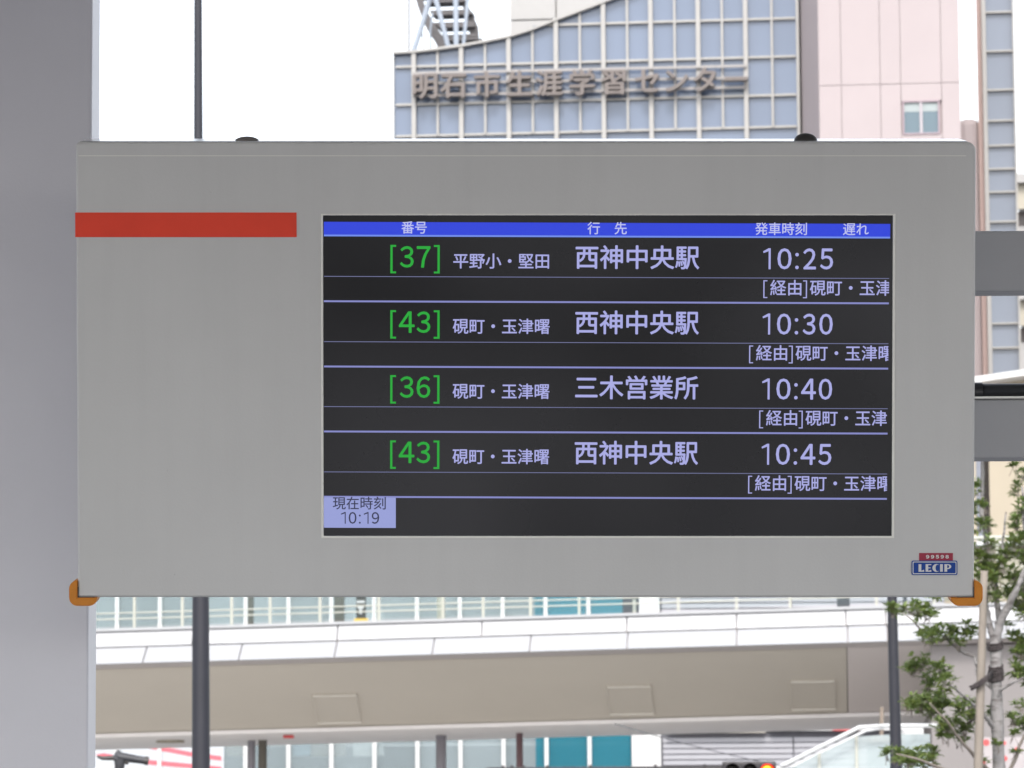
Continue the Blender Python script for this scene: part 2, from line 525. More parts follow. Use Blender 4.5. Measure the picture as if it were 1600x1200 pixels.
# lettering on rails
bs = thing('building_sign', 'Japanese sign in raised bronze characters on three rails across the blue glass facade', 'sign', FB.O, -FB.a)
for yl, yr in ((114.5, 103), (130.5, 121.5), (150, 136)):
    a = FB.uz(646, yl, -0.3); b = FB.uz(1166, yr, -0.3)
    bm = bmesh.new()
    prism(bm, [(a[0], a[1] - 0.045), (b[0], b[1] - 0.045), (b[0], b[1] + 0.045), (a[0], a[1] + 0.045)], -0.34, -0.24)
    obj('rail', bm, m_rail, bs)
m_letter = mat('bronze_letter', (0.155, 0.132, 0.122), rough=0.4, metal=0.35, var=0.1, scale=2)
centers = [664, 709, 761, 811.5, 858, 909.5, 960, 1012, 1056, 1102, 1150]
for ch, cx in zip('明石市生涯学習センター', centers):
    em = 44.0
    cy = 134.0 - (cx - 664) * 0.0215
    yoff = 0.38 if ch not in 'センター' else 0.38
    bm = bmesh.new()
    ths = ((0, 0), (0.028, 0), (-0.028, 0), (0, 0.024), (0, -0.024))
    u_c, z_c = FB.uz(cx, cy, -0.6)
    k = 149.4 / F * em
    put_glyph(bm, ch, lambda x, y, ox, oy, n: Vector((u_c + (x - 0.5 + ox) * k, -0.66 + n * 0.004, z_c + (y - 0.38 + oy) * k)), ths)
    geo = bmesh.ops.extrude_face_region(bm, geom=bm.faces[:])
    for v in [e for e in geo['geom'] if isinstance(e, bmesh.types.BMVert)]: v.co.y += 0.28
    obj('character', bm, m_letter, bs)

# steel frame and stair on the roof
ST = thing('roof_stair_frame', 'pale blue steel struts and brown stair rising from the roof of the glass building', 'structure', FB.O, -FB.a)
ST['category'] = 'steel frame'
m_steel = mat('pale_blue_steel', (0.34, 0.38, 0.44), rough=0.5, var=0.05)
m_stair = mat('brown_grey_steel', (0.12, 0.11, 0.11), rough=0.6, var=0.2)
def sp(px, py, d):
    u, z = FB.uz(px, py, d)
    return Vector((u, d, z))
def strut(name, pts, wpx, d, m, dj=0.0):
    bm = bmesh.new()
    tube(bm, [sp(a, b, d + dj * i) for i, (a, b) in enumerate(pts)], wpx * pu / 2, n=8)
    obj(name, bm, m, ST)
strut('post', [(639, 92), (639, -60)], 4, 3, mat('grey_post', (0.26, 0.25, 0.25)))
strut('strut', [(642, 92), (656, 50), (668, 10), (688, -55)], 9, 3, m_steel)
strut('strut', [(704, 88), (692, 40), (680, -4), (668, -55)], 8, 2.6, m_steel)
strut('post', [(713, 88), (711.5, -60)], 8.5, 2.2, m_steel)
strut('strut', [(723, 82), (729, 20), (735, -50)], 6, 2.4, m_steel)
strut('strut', [(663, 88), (659, 45)], 2, 3.5, m_stair)
strut('strut', [(673, 88), (672, 50), (676, 20)], 3.5, 4.5, m_steel)
def ribbon(name, left, right, d, thick, m):
    bm = bmesh.new()
    L = [FB.uz(a, b, d) for a, b in left]; Rr = [FB.uz(a, b, d) for a, b in right]
    prism(bm, L + Rr[::-1], d, d + thick)
    obj(name, bm, m, ST)
ribbon('stringer', [(645, -20), (652, 8), (659, 28), (668, 48), (680, 66), (688, 84)], [(655, -20), (663, 8), (672, 26), (683, 44), (694, 60), (700, 84)], 5.0, 0.3, m_stair)
ribbon('stringer', [(714, -25), (720, 0), (727, 25), (733, 45), (737, 84)], [(716 + 3, -25), (727, 0), (738, 22), (746, 40), (749, 84)], 5.6, 0.3, m_stair)
ribbon('stringer', [(748, 62), (748, 84)], [(752, 58), (760, 84)], 5.9, 0.3, m_stair)
for (x0, x1, y0) in ((655, 722, -8), (668, 727, 2), (672, 733, 18), (676, 738, 21.5), (676, 740, 37), (684, 742, 41), (690, 744, 56), (694, 746, 61), (697, 748, 75)):
    a = FB.uz(x0, y0, 5.3); b = FB.uz(x1, y0, 5.3)
    obj('tread', B(a[0], b[0], 5.3, 6.2, a[1] - 0.05, a[1] + 0.05), m_stair, ST)

# ------------------------------------------------------------------ station building behind the bridge
SB = Fr(700, 88, R(0.5))
sb = SB.root('station_building', 'long low station building glazed in pale and teal panes between white mullions', 'building')
def us(px, py=1170, d=0): return SB.uz(px, py, d)[0]
m_mull = mat('white_mullion_paint', (0.60, 0.59, 0.58), rough=0.5, var=0.03)
m_gpale = glass('pale_glass', (0.42, 0.48, 0.50), 0.34, rnd=0.12)
m_gteal = glass('teal_glass', (0.03, 0.21, 0.28), 0.55, rnd=0.15)
zS = SB.uz(700, 800)[1]
su = 88 / F
mx0 = 451 - 67.15 * 9
xs = [mx0 + 67.15 * k for k in range(20)]
zsill = 0.9
zmid = SB.uz(700, 1160)[1]
zlev = [0.15, SB.uz(700, 1050)[1], zS - 0.4]
for i, x in enumerate(xs):
    if x > 960: break
    u = us(x)
    obj('mullion', B(u - 3.1 * su, u + 3.1 * su, -0.12, 0.1, 0.15, zS - 0.3), m_mull, sb)
    nx = min(xs[i + 1], 986)
    un = us(nx)
    parts = [(x, nx, m_gpale)]
    if x < 837 < nx: parts = [(x, 837, m_gpale), (837, nx, m_gteal)]
    elif x > 830: parts = [(x, nx, m_gteal)]
    for a, b, m in parts:
        aa = us(a) + (3.1 * su if a == x else 0); bb = us(b) - (3.1 * su if b in xs else 0)
        for z0, z1 in zip(zlev, zlev[1:]):
            obj('pane', B(aa, bb, -0.02, 0.0, z0 + 0.04, z1 - 0.04), m, sb)
obj('transom', B(us(mx0), us(986), 0.11, 0.17, zlev[1] - 0.06, zlev[1] + 0.06), m_mull, sb)
zz1 = SB.uz(700, 1161)[1]
obj('ceiling_strip', B(us(mx0), us(986), 0.9, 1.0, zz1 - 0.03, zz1 + 0.03), m_mull, sb)
m_in = mat('interior_wall', (0.52, 0.55, 0.56), rough=0.8, var=0.15, scale=0.6)
obj('interior_wall', B(us(mx0), us(986), 6.0, 6.2, 0, zS - 0.1), m_in, sb)
obj('interior_floor', B(us(mx0), us(986), 0.2, 5.9, SB.uz(700, 1060)[1] - 0.15, SB.uz(700, 1060)[1] + 0.15), m_in, sb)
m_inner = [mat('interior_tint_%s' % n, c, rough=0.7, var=0.1) for n, c in (('grey', (0.09, 0.12, 0.13)), ('white', (0.65, 0.65, 0.63)), ('blue', (0.18, 0.28, 0.34)), ('stone', (0.28, 0.25, 0.20)))]
rr = random.Random(4)
for k in range(26):
    x = mx0 + 170 + k * 31 + rr.uniform(-9, 9)
    if x > 960: break
    hgt = rr.choice((0.9, 1.5, 2.2, 3.1))
    u = us(x)
    b0 = rr.uniform(0.25, 1.0)
    base = 0.2 if rr.random() < 0.7 else 4.6
    nm = ['counter', 'partition', 'pillar'][k % 3]
    obj(nm, B(u, u + rr.uniform(0.15, 0.9), b0, b0 + 0.3, base, base + hgt), m_inner[k % 4], sb)
obj('white_panel', B(us(987), us(1032.5), -0.1, 0.2, 0.15, zS - 0.3), m_mull, sb)
m_slat = mat('pale_metal_slat', (0.38, 0.375, 0.40), rough=0.5, var=0.03)
m_slatback = mat('slat_gap', (0.16, 0.16, 0.18), rough=0.7)
obj('slat_backing', B(us(1033), us(1480), 0.05, 0.2, 0.15, zS - 0.3), m_slatback, sb)
zsl = SB.uz(1100, 1146)[1]
for a, b in ((1036, 1238.5), (1241, 1480)):
    z = 0.2; ph = 0.118
    while z < zS - 0.6:
        if not (z < zsl < z + ph):
            obj('slat', B(us(a), us(b), -0.02, 0.045, z + 0.012, z + ph - 0.012), m_slat, sb)
        z += ph
for a, b, m, nm in ((1042, 1196, mat('cream_band', (0.46, 0.42, 0.36)), 'sign_band'), (1202, 1300, m_mull, 'sign_band'), (1300.5, 1341, mat('red_band', (0.65, 0.10, 0.10)), 'sign_band'), (1341.5, 1470, m_mull, 'sign_band')):
    zc = SB.uz(1200, 1137, -0.2)[1] if a > 1200 else SB.uz(1200, 1139.5, -0.2)[1]
    obj(nm, B(us(a), us(b), -0.25, -0.1, zc - 0.07, zc + 0.05), m, sb)
obj('roof', B(us(mx0) - 1, us(1500), -0.6, 20, zS - 0.3, zS + 0.15), m_mull, sb)
obj('gable_wall', B(us(mx0) - 0.4, us(mx0) - 0.1, 0, 20, 0, zS - 0.31), m_mull, sb)
obj('rear_wall', B(us(mx0) - 0.09, us(1500), 19.5, 20, 0, zS - 0.31), m_mull, sb)

# red-and-white striped banner inside the glass at the left
bn = thing('striped_banner', 'white banner with sweeping red stripes over the glass, lower left', 'banner', SB.O, -SB.a)
def sbp(px, py, d): return SB.uz(px, py, d)
b0 = [sbp(140, 1158, 0.3), sbp(352, 1158, 0.3), sbp(352, 1215, 0.3), sbp(140, 1215, 0.3)]
bm = bmesh.new(); prism(bm, b0, -0.06, -0.03)
obj('panel', bm, mat('banner_white', (0.50, 0.52, 0.54), var=0.03), bn)
m_str = mat('banner_red', (0.62, 0.13, 0.16), rough=0.6, var=0.08)
for st in ([(196, 1163.5), (230, 1162), (262, 1168), (305, 1176), (346, 1181.5)], [(190, 1178), (228, 1187), (262, 1190), (305, 1194), (346, 1198)], [(150, 1179), (162, 1176.5), (176, 1179)]):
    up = [sbp(a, b, -0.07) for a, b in st]
    th = 7 if len(st) > 3 else 5
    dn = [sbp(a, b + (th if 0 < i else 1), -0.07) for i, (a, b) in enumerate(st)]
    bm = bmesh.new(); prism(bm, up + dn[::-1], -0.068, -0.0605)
    obj('stripe', bm, m_str, bn)

# ------------------------------------------------------------------ footbridge
BR = Fr(700, 70, R(4.5))
GR = math.tan(R(1.05))
br = BR.root('footbridge', 'white-edged pedestrian footbridge with beige soffit running across behind the display', 'bridge')
bu = 70 / F
def zp(py, d): return BR.uz(700, py, d)[1]
def ubr(px, py=1020, d=0): return BR.uz(px, py, d)[0]
def run(bm, prof, ua_, ub_):
    """sweep a closed (d,z) profile along u with the bridge gradient"""
    A = [bm.verts.new((ua_, d, z + GR * ua_)) for d, z in prof]
    Bv = [bm.verts.new((ub_, d, z + GR * ub_)) for d, z in prof]
    bm.faces.new(A); bm.faces.new(Bv[::-1])
    n = len(prof)
    for i in range(n):
        bm.faces.new((A[i], Bv[i], Bv[(i + 1) % n], A[(i + 1) % n]))
    return bm
m_fasc = mat('white_fascia', (0.39, 0.39, 0.40), rough=0.4, var=0.03, scale=0.5)
m_lip = mat('mauve_lip', (0.46, 0.42, 0.41), rough=0.6, var=0.04)
m_soff = mat('beige_soffit', (0.57, 0.52, 0.455), rough=0.7, var=0.05, scale=0.25)
m_soff2 = mat('mauve_soffit', (0.64, 0.58, 0.56), rough=0.7, var=0.04, scale=0.3)
z971, z996, z1022 = zp(971, 0.25), zp(996, 0.12), zp(1022, -0.35)
uA, uB, uC = ubr(-500), ubr(1323.5), ubr(1760)
low = [222.5 - 150 * k for k in range(5, 0, -1)] + [222.5, 372.5, 522, 675, 827, 979.5, 1151, 1325, 1387, 1560, 1740]
upp = [-151, 75, 301, 527.5, 753, 979.5, 1151, 1322, 1384, 1560, 1740]
lw = [ubr(x, 1022, -0.35) for x in low]; uw = [ubr(x, 985, 0.2) for x in upp]
g = 0.011
for a, b in zip(lw, lw[1:]):
    run(bm := bmesh.new(), [(0.12, z996 - 0.01), (-0.35, z1022), (-0.27, z1022), (0.22, z996 - 0.01)], a + g, b - g)
    obj('fascia_panel', bm, m_fasc, br)
for a, b in zip(uw, uw[1:]):
    run(bm := bmesh.new(), [(0.25, z971), (0.12, z996 + 0.01), (0.22, z996 + 0.01), (0.35, z971)], a + g, b - g)
    obj('coping_panel', bm, m_fasc, br)
run(bm := bmesh.new(), [(0.2, z971 + 0.003), (0.2, z971 + 0.05), (0.6, z971 + 0.05), (0.6, z971 + 0.003)], lw[0], lw[-1])
obj('kerb_rail', bm, m_fasc, br)
run(bm := bmesh.new(), [(0.37, z971 - 0.02), (0.25, z996), (-0.2, z1022 + 0.03), (-0.2, z1022 - 0.005), (0.6, z1022 - 0.005), (0.6, z971 - 0.02)], lw[0], lw[-1])
obj('fascia_backing', bm, m_lip, br)
zl = zp(1029, -0.1)
run(bm := bmesh.new(), [(-0.3, z1022 - 0.008), (-0.1, zl), (3.9, zl), (3.9, z1022 - 0.008)], lw[0], lw[-1])
obj('lip', bm, m_lip, br)
zb1 = zp(1131, 3.0)
def web(a, b, m, name):
    run(bm := bmesh.new(), [(0.0, zl - 0.004), (3.0, zb1), (3.6, zb1), (3.6, zl - 0.004)], a, b)
    obj(name, bm, m, br)
web(uA, uB - 0.007, m_soff, 'soffit')
web(uB + 0.007, ubr(1462), m_soff2, 'soffit_end_panel')
run(bm := bmesh.new(), [(2.95, zb1 - 0.004), (2.95, zb1 - 0.07), (8.5, zb1 - 0.07), (8.5, zb1 - 0.004)], uA, ubr(1462))
obj('bottom_flange', bm, mat('pale_flange', (0.78, 0.74, 0.73), rough=0.6, var=0.04), br)
run(bm := bmesh.new(), [(3.95, zb1), (3.95, z971 - 0.3), (9.0, z971 - 0.3), (9.0, zb1)], lw[0], lw[-1])
obj('deck', bm, m_lip, br)
# hatches
m_hatch = mat('hatch_trim', (0.68, 0.64, 0.58), rough=0.5)
for (x0, x1, ya, yb, ln) in ((489, 557, 1085, 1127, 7), (948, 1016, 1071, 1113.5, 5), (1236, 1304, 1063, 1106, 1)):
    def sofp(px, py):
        lo, hi = 0.0, 3.0
        for _ in range(40):
            d = (lo + hi) / 2
            u, z = BR.uz(px, py, d)
            zs = zl + (zb1 - zl) * d / 3.0 + GR * u
            if z < zs: lo = d
            else: hi = d
        u, z = BR.uz(px, py, d)
        return Vector((u, d - 0.02, z - 0.035))
    c = [sofp(x0, ya), sofp(x1, ya - 1.3), sofp(x1 + ln, yb - 1.3), sofp(x0 + ln, yb)]
    h = None
    for i, rad in ((0, 0.014), (2, 0.014), (1, 0.006), (3, 0.006)):
        bm = bmesh.new(); tube(bm, [c[i], c[(i + 1) % 4]], rad, n=6)
        obj('hatch_trim', bm, m_hatch, br)
    bm = bmesh.new()
    q = [bm.verts.new(p + Vector((0, 0, 0.02))) for p in c] 
    q2 = [bm.verts.new(p + Vector((0, 0.02, 0.05))) for p in c]
    bm.faces.new(q); bm.faces.new(q2[::-1])
    for i in range(4): bm.faces.new((q[i], q2[i], q2[(i + 1) % 4], q[(i + 1) % 4]))
    obj('hatch', bm, m_soff, br)
# small round grille under the flange
c = BR.uz(266, 1155, 5.0)
lathe(bm := bmesh.new(), [(0.26, -0.02), (0.26, 0.02)], (c[0], 5.0, zb1 - 0.09 + GR * c[0]), 20)
obj('ceiling_grille', bm, mat('grille_brown', (0.36, 0.32, 0.25), var=0.4, scale=14), br)
c = BR.uz(451, 1146, 4.0)
obj('red_lamp', B(c[0] - 0.09, c[0] + 0.09, 3.9, 4.1, zb1 - 0.13 + GR * c[0], zb1 - 0.072 + GR * c[0], bev=0.02), mat('red_plastic', (0.75, 0.12, 0.12)), br)
# columns under the bridge
for x0, x1, m in ((387, 399, 'grey'), (403.5, 417, 'brown'), (681, 697.5, 'grey'), (806.5, 817, 'red')):
    mm = {'grey': mat('column_grey', (0.26, 0.25, 0.28)), 'brown': mat('column_brown', (0.13, 0.12, 0.10)), 'red': mat('column_maroon', (0.17, 0.10, 0.11))}[m]
    a = BR.uz(x0, 1170, 6.0)[0]; b = BR.uz(x1, 1170, 6.0)[0]
    r_ = (b - a) / 2
    tube(bm := bmesh.new(), [((a + b) / 2, 6.0, 0.1), ((a + b) / 2, 6.0, zb1 - 0.071 + GR * a)], r_, n=14)
    obj('column', bm, mm, br, smooth=False)
    lathe(bm := bmesh.new(), [(r_ * 1.9, 0.1), (r_ * 1.9, 0.25), (r_ * 1.2, 0.3)], ((a + b) / 2, 6.0, 0.05), 14)
    obj('column_base', bm, mm, br)
# railing
m_railp = mat('railing_cream', (0.42, 0.42, 0.36), rough=0.4)
m_rglass = glass('railing_glass', (0.20, 0.23, 0.23), 0.04)
zt_ = z971 + 0.05
for hh, rr_ in ((0.17, 0.012), (0.27, 0.012), (0.6, 0.014), (1.1, 0.03)):
    tube(bm := bmesh.new(), [(lw[0], 0.42, zt_ + hh + GR * lw[0]), (lw[-1], 0.42, zt_ + hh + GR * lw[-1])], rr_, n=8)
    obj('handrail', bm, m_railp, br)
k = lw[0]
px_posts = [53, 120, 210, 285, 362, 422, 500, 592, 692, 755, 829, 905, 1060, 1151, 1235, 1370, 1460, 1560, 1660]
pp = [ubr(x, 960, 0.42) for x in px_posts]
for a in pp:
    obj('railing_post', B(a - 0.02, a + 0.02, 0.4, 0.44, zt_ + GR * a, zt_ + 1.08 + GR * a), m_railp, br)
for a, b in zip(pp, pp[1:]):
    run(bm := bmesh.new(), [(0.46, zt_ + 0.06), (0.46, zt_ + 1.0), (0.475, zt_ + 1.0), (0.475, zt_ + 0.06)], a + 0.04, b - 0.04)
    obj('railing_glass', bm, m_rglass, br)
# pier wall at the right end
w0 = BR.uz(1456, 1150, 0.0)[0]
obj('pier_wall', B(w0, w0 + 4.6, 0.0, 7.0, 0.1, zl + GR * w0 - 0.004), mat('pier_render', (0.235, 0.215, 0.21), rough=0.8, var=0.06, scale=0.8), br)

# dark pillars standing on the deck
def pillar(x0, x1, label, m, extra=None):
    a = BR.uz(x0, 955, 1.6)[0]; b = BR.uz(x1, 955, 1.6)[0]
    base = z971 - 0.3 + GR * a
    t = thing('sign_pillar', label, 'pillar', BR.O + BR.U * ((a + b) / 2) + BR.N * 1.6 + Vector((0, 0, base)), -BR.a, 'pillars on the footbridge deck')
    hw = (b - a) / 2
    obj('shaft', B(-hw, hw, -0.06, 0.06, 0.0, 2.2, bev=0.008), m, t)
    obj('cap', B(-hw - 0.02, hw + 0.02, -0.08, 0.08, 2.2, 2.25), m, t)
    if extra: extra(t, hw, base)
    return t
m_pg = mat('pillar_olive', (0.09, 0.09, 0.075)); m_pd = mat('pillar_dark', (0.035, 0.035, 0.03)); m_pb = mat('pillar_blue_grey', (0.07, 0.075, 0.085)); m_pp = mat('pillar_pale', (0.34, 0.34, 0.28))
pillar(387.5, 396, 'slim olive pillar on the footbridge deck behind the thin left lamp post', m_pg)
pillar(523, 538, 'olive grey pillar on the footbridge deck left of the yellow-based one', m_pg)
def yb(t, hw, base):
    z = BR.uz(564, 969, 1.5)[1] - base
    obj('yellow_base', B(-hw - 0.03, hw + 0.05, -0.1, -0.062, z - 0.2, z + 0.03), mat('yellow_plastic', (0.72, 0.48, 0.08)), t)
    z = BR.uz(564, 950, 1.5)[1] - base
    obj('white_mark', B(-0.05, 0.05, -0.068, -0.062, z - 0.01, z + 0.03), m_mull, t)
    obj('white_mark', B(-0.02, 0.02, -0.068, -0.062, z - 0.1, z - 0.012), m_mull, t)
    obj('white_band', B(-hw + 0.01, hw - 0.01, -0.068, -0.062, z + 0.09, z + 0.13), m_mull, t)
pillar(557, 571.5, 'dark pillar with white marks and a yellow base on the footbridge deck', m_pd, yb)
def slit(t, hw, base):
    z = BR.uz(985, 950, 1.5)[1] - base
    obj('pale_slit', B(hw * 0.25, hw * 0.65, -0.068, -0.062, z - 0.1, z + 0.15), m_railp, t)
pillar(973, 998.5, 'broad dark grey pillar with a pale slit, on the deck beside the teal panes', m_pb, slit)
pillar(1308, 1328, 'blue grey pillar on the deck, nearest the right-hand tree', m_pb)
pillar(683, 695, 'pale cream pillar on the deck below the middle of the display', m_pp)
pillar(1411, 1417.5, 'thin dark pillar on the deck just left of the leafy branch', m_pb)

# ------------------------------------------------------------------ stairway, lower right
SW = Fr(1300, 64, R(5))
sw = SW.root('outdoor_stairway', 'stairway with double white handrails and glass sides climbing towards the footbridge', 'stairs')
m_hr = mat('white_handrail', (0.58, 0.58, 0.58), rough=0.4, var=0.02)
m_sg = glass('stair_glass', (0.50, 0.56, 0.57), 0.5)
def s3(px, py, d=0.0):
    u, z = SW.uz(px, py, d)
    return Vector((u, d, z))
for pts, r_, d in (([(1130, 1252), (1215, 1200), (1343, 1136.5), (1374, 1134.5)], 0.033, 0), ([(1150, 1250), (1232, 1201), (1353, 1142), (1380, 1137.5)], 0.026, 0.5), ([(1374, 1134.5), (1395, 1134), (1470, 1134.0)], 0.035, 0)):
    tube(bm := bmesh.new(), [s3(a, b, d) for a, b in pts], r_, n=10)
    obj('handrail', bm, m_hr, sw, smooth=True)
gp = [(1160, 1240, 1205), (1222, 1203, 1172), (1280, 1174, 1150), (1338, 1147, 1145), (1400, 1143, 1140), (1455, 1143, 1140)]
for (a, ya, _), (b, yb_, _) in zip(gp, gp[1:]):
    bm = bmesh.new()
    p = [SW.uz(a + 2, ya + 4, 0.25), SW.uz(b - 2, yb_ + 4, 0.25)]
    hgt = 1.05
    prism(bm, [(p[0][0], p[0][1] - hgt), (p[1][0], p[1][1] - hgt), p[1], p[0]], 0.25, 0.27)
    obj('glass_panel', bm, m_sg, sw)
    q = SW.uz(a, ya + 2, 0.22)
    obj('rail_post', B(q[0] - 0.02, q[0] + 0.02, 0.2, 0.24, q[1] - 1.2, q[1]), m_railp, sw)
m_step = mat('pale_step', (0.42, 0.43, 0.43), rough=0.8)
p0 = SW.uz(1150, 1300, 0.5); p1 = SW.uz(1345, 1200, 0.5)
n = int((p1[1] - 0.15) / 0.16)
slope = (p1[1] - p0[1]) / (p1[0] - p0[0])
for i in range(n):
    z = p1[1] - 0.16 * i
    if z < 0.3: break
    u = p1[0] - 0.16 * i / slope
    obj('step', B(u - 0.16 / slope, u, 0.3, 3.0, z - 0.32, z - 0.16), m_step, sw)
obj('landing', B(p1[0], SW.uz(1456, 1200, 0)[0], 0.3, 3.0, p1[1] - 0.3, p1[1]), m_step, sw)
obj('landing_pier', B(p1[0] + 0.4, p1[0] + 0.8, 1.0, 2.2, 0.1, p1[1] - 0.3), m_step, sw)
obj('side_wall', B(p1[0] + 0.1, SW.uz(1456, 1200, 0)[0], 0.28, 0.298, p1[1] - 0.1, SW.uz(1400, 1164, 0.28)[1]), mat('pale_blue_panel', (0.46, 0.50, 0.515), var=0.15), sw)
# brown hanging lamp post near stair top
lp = thing('brown_bracket_lamp', 'brown bracket with a flat lamp bowl hanging above the stair glass', 'lamp', SW.O, -SW.a)
m_br = mat('bronze_brown', (0.25, 0.20, 0.16), rough=0.6)
a = s3(1378, 1120, 0.8); b = s3(1377.5, 1152, 0.8)
tube(bm := bmesh.new(), [a + Vector((0, 0, 0.15)), b], 0.032, n=10); obj('stem', bm, m_br, lp)
lathe(bm := bmesh.new(), [(0.05, 0.1), (0.22, 0.06), (0.24, 0.0), (0.1, -0.05)], (b.x - 0.05, b.y, b.z - 0.08), 20)
obj('bowl', bm, m_br, lp)
# parked white van-like bus end seen beyond the pole
bx = Fr(1435, 80, 0)
vb = bx.root('white_bus', 'white bus end with a dark window seen beyond the stair landing', 'bus')
def b3(px, py, d=0): return bx.uz(px, py, d)
a, b = b3(1408, 1140), b3(1453, 1140)
zt2 = a[1]
obj('body', B(a[0], b[0] + 0.0, 0, 6, 0.45, zt2, bev=0.08), m_hr, vb)
q0, q1 = b3(1424, 1148), b3(1443, 1158)
obj('window', B(q0[0], q1[0], -0.02, -0.003, q1[1], q0[1]), mat('bus_window', (0.10, 0.13, 0.16), rough=0.15), vb)
obj('window', B(a[0] + 0.08, q0[0] - 0.04, -0.02, -0.003, q1[1] - 0.1, q0[1]), mat('bus_window_pale', (0.45, 0.55, 0.6), rough=0.15), vb)
q2, q3 = b3(1412, 1162), b3(1450, 1185)
obj('windscreen', B(q2[0], q3[0], -0.02, -0.003, q3[1], q2[1]), MATS['bus_window_pale'], vb)
for sx in (a[0] + 0.12, b[0] - 0.12):
    for yy in (1.0, 4.6):
        lathe(bm := bmesh.new(), [(0.42, -0.11), (0.45, 0), (0.42, 0.11)], (0, 0, 0), 18)
        bmesh.ops.rotate(bm, verts=bm.verts, cent=(0, 0, 0), matrix=Matrix.Rotation(R(90), 3, 'Y'))
        bmesh.ops.translate(bm, verts=bm.verts, vec=(sx, yy, 0.46))
        obj('wheel', bm, m_dark, vb)

# ------------------------------------------------------------------ cream building behind the tree
CB = Fr(1560, 96, R(1))
cb = CB.root('cream_building', 'cream walled low building with tall dark window strip behind the tree', 'building')
def uc(px, py=800, d=0): return CB.uz(px, py, d)[0]
def zc_(py, px=1570, d=0): return CB.uz(px, py, d)[1]
m_cw = mat('cream_wall_warm', (0.40, 0.345, 0.265), rough=0.8, var=0.05, scale=0.5)
zt3 = zc_(592)
obj('wall', B(uc(1547), uc(1900), 0.0, 0.3, 0.1, zt3), m_cw, cb)
obj('wall', B(uc(1440), uc(1526), 0.0, 0.3, 0.1, zt3), m_cw, cb)
obj('wall', B(uc(1526), uc(1547), 0.0, 0.3, 0.1, zc_(850)), m_cw, cb)
obj('window_strip', B(uc(1537), uc(1547), 0.1, 0.2, zc_(850), zt3), mat('dark_strip', (0.03, 0.025, 0.022), spec=0.2), cb)
obj('window_strip', B(uc(1526), uc(1537), 0.08, 0.2, zc_(850), zt3), mat('grey_blue_strip', (0.22, 0.235, 0.28)), cb)
obj('ledge', B(uc(1520), uc(1900), -0.25, -0.001, zc_(853), zc_(847)), m_mull, cb)
obj('body', B(uc(1441), uc(1899), 0.31, 12, 0.1, zt3 - 0.05), m_cw, cb)
# sloping white roof edge
pA, pB = CB.uz(1430, 602, -1.0), CB.uz(1900, 533, -1.0)
prism(bm := bmesh.new(), [(pA[0], pA[1] - 0.14), (pB[0], pB[1] - 0.14), pB, pA], -1.0, 12)
obj('roof', bm, m_mull, cb)

# notice board with red marks near the tree foot
NB = Fr(1560, 58, 0)
nb = NB.root('notice_board', 'white notice board with red marks, behind the foot of the tree', 'notice board')
def n3(px, py, d=0): return NB.uz(px, py, d)
a, b = n3(1530, 1152), n3(1602, 1152)
obj('board', B(a[0], b[0], 0, 0.06, 0.9, a[1]), mat('board_white', (0.42, 0.38, 0.38), var=0.1), nb)
for x in (a[0] + 0.05, b[0] - 0.08):
    obj('leg', B(x, x + 0.04, 0.06, 0.1, 0.1, a[1]), m_dark, nb)
for x, y, r_ in ((1541, 1160, 5), (1569, 1161, 3), (1516 + 18, 1192, 6), (1570, 1185, 4), (1558, 1176, 3), (1590, 1172, 5)):
    q = n3(x, y)
    lathe(bm := bmesh.new(), [(r_ * 58 / F, 0), (r_ * 58 / F, 0.006)], (0, 0, 0), 10)
    bmesh.ops.rotate(bm, verts=bm.verts, cent=(0, 0, 0), matrix=Matrix.Rotation(R(90), 3, 'X'))
    bmesh.ops.translate(bm, verts=bm.verts, vec=(q[0], -0.002, q[1]))
    obj('red_mark', bm, mat('red_mark', (0.75, 0.09, 0.09)), nb)

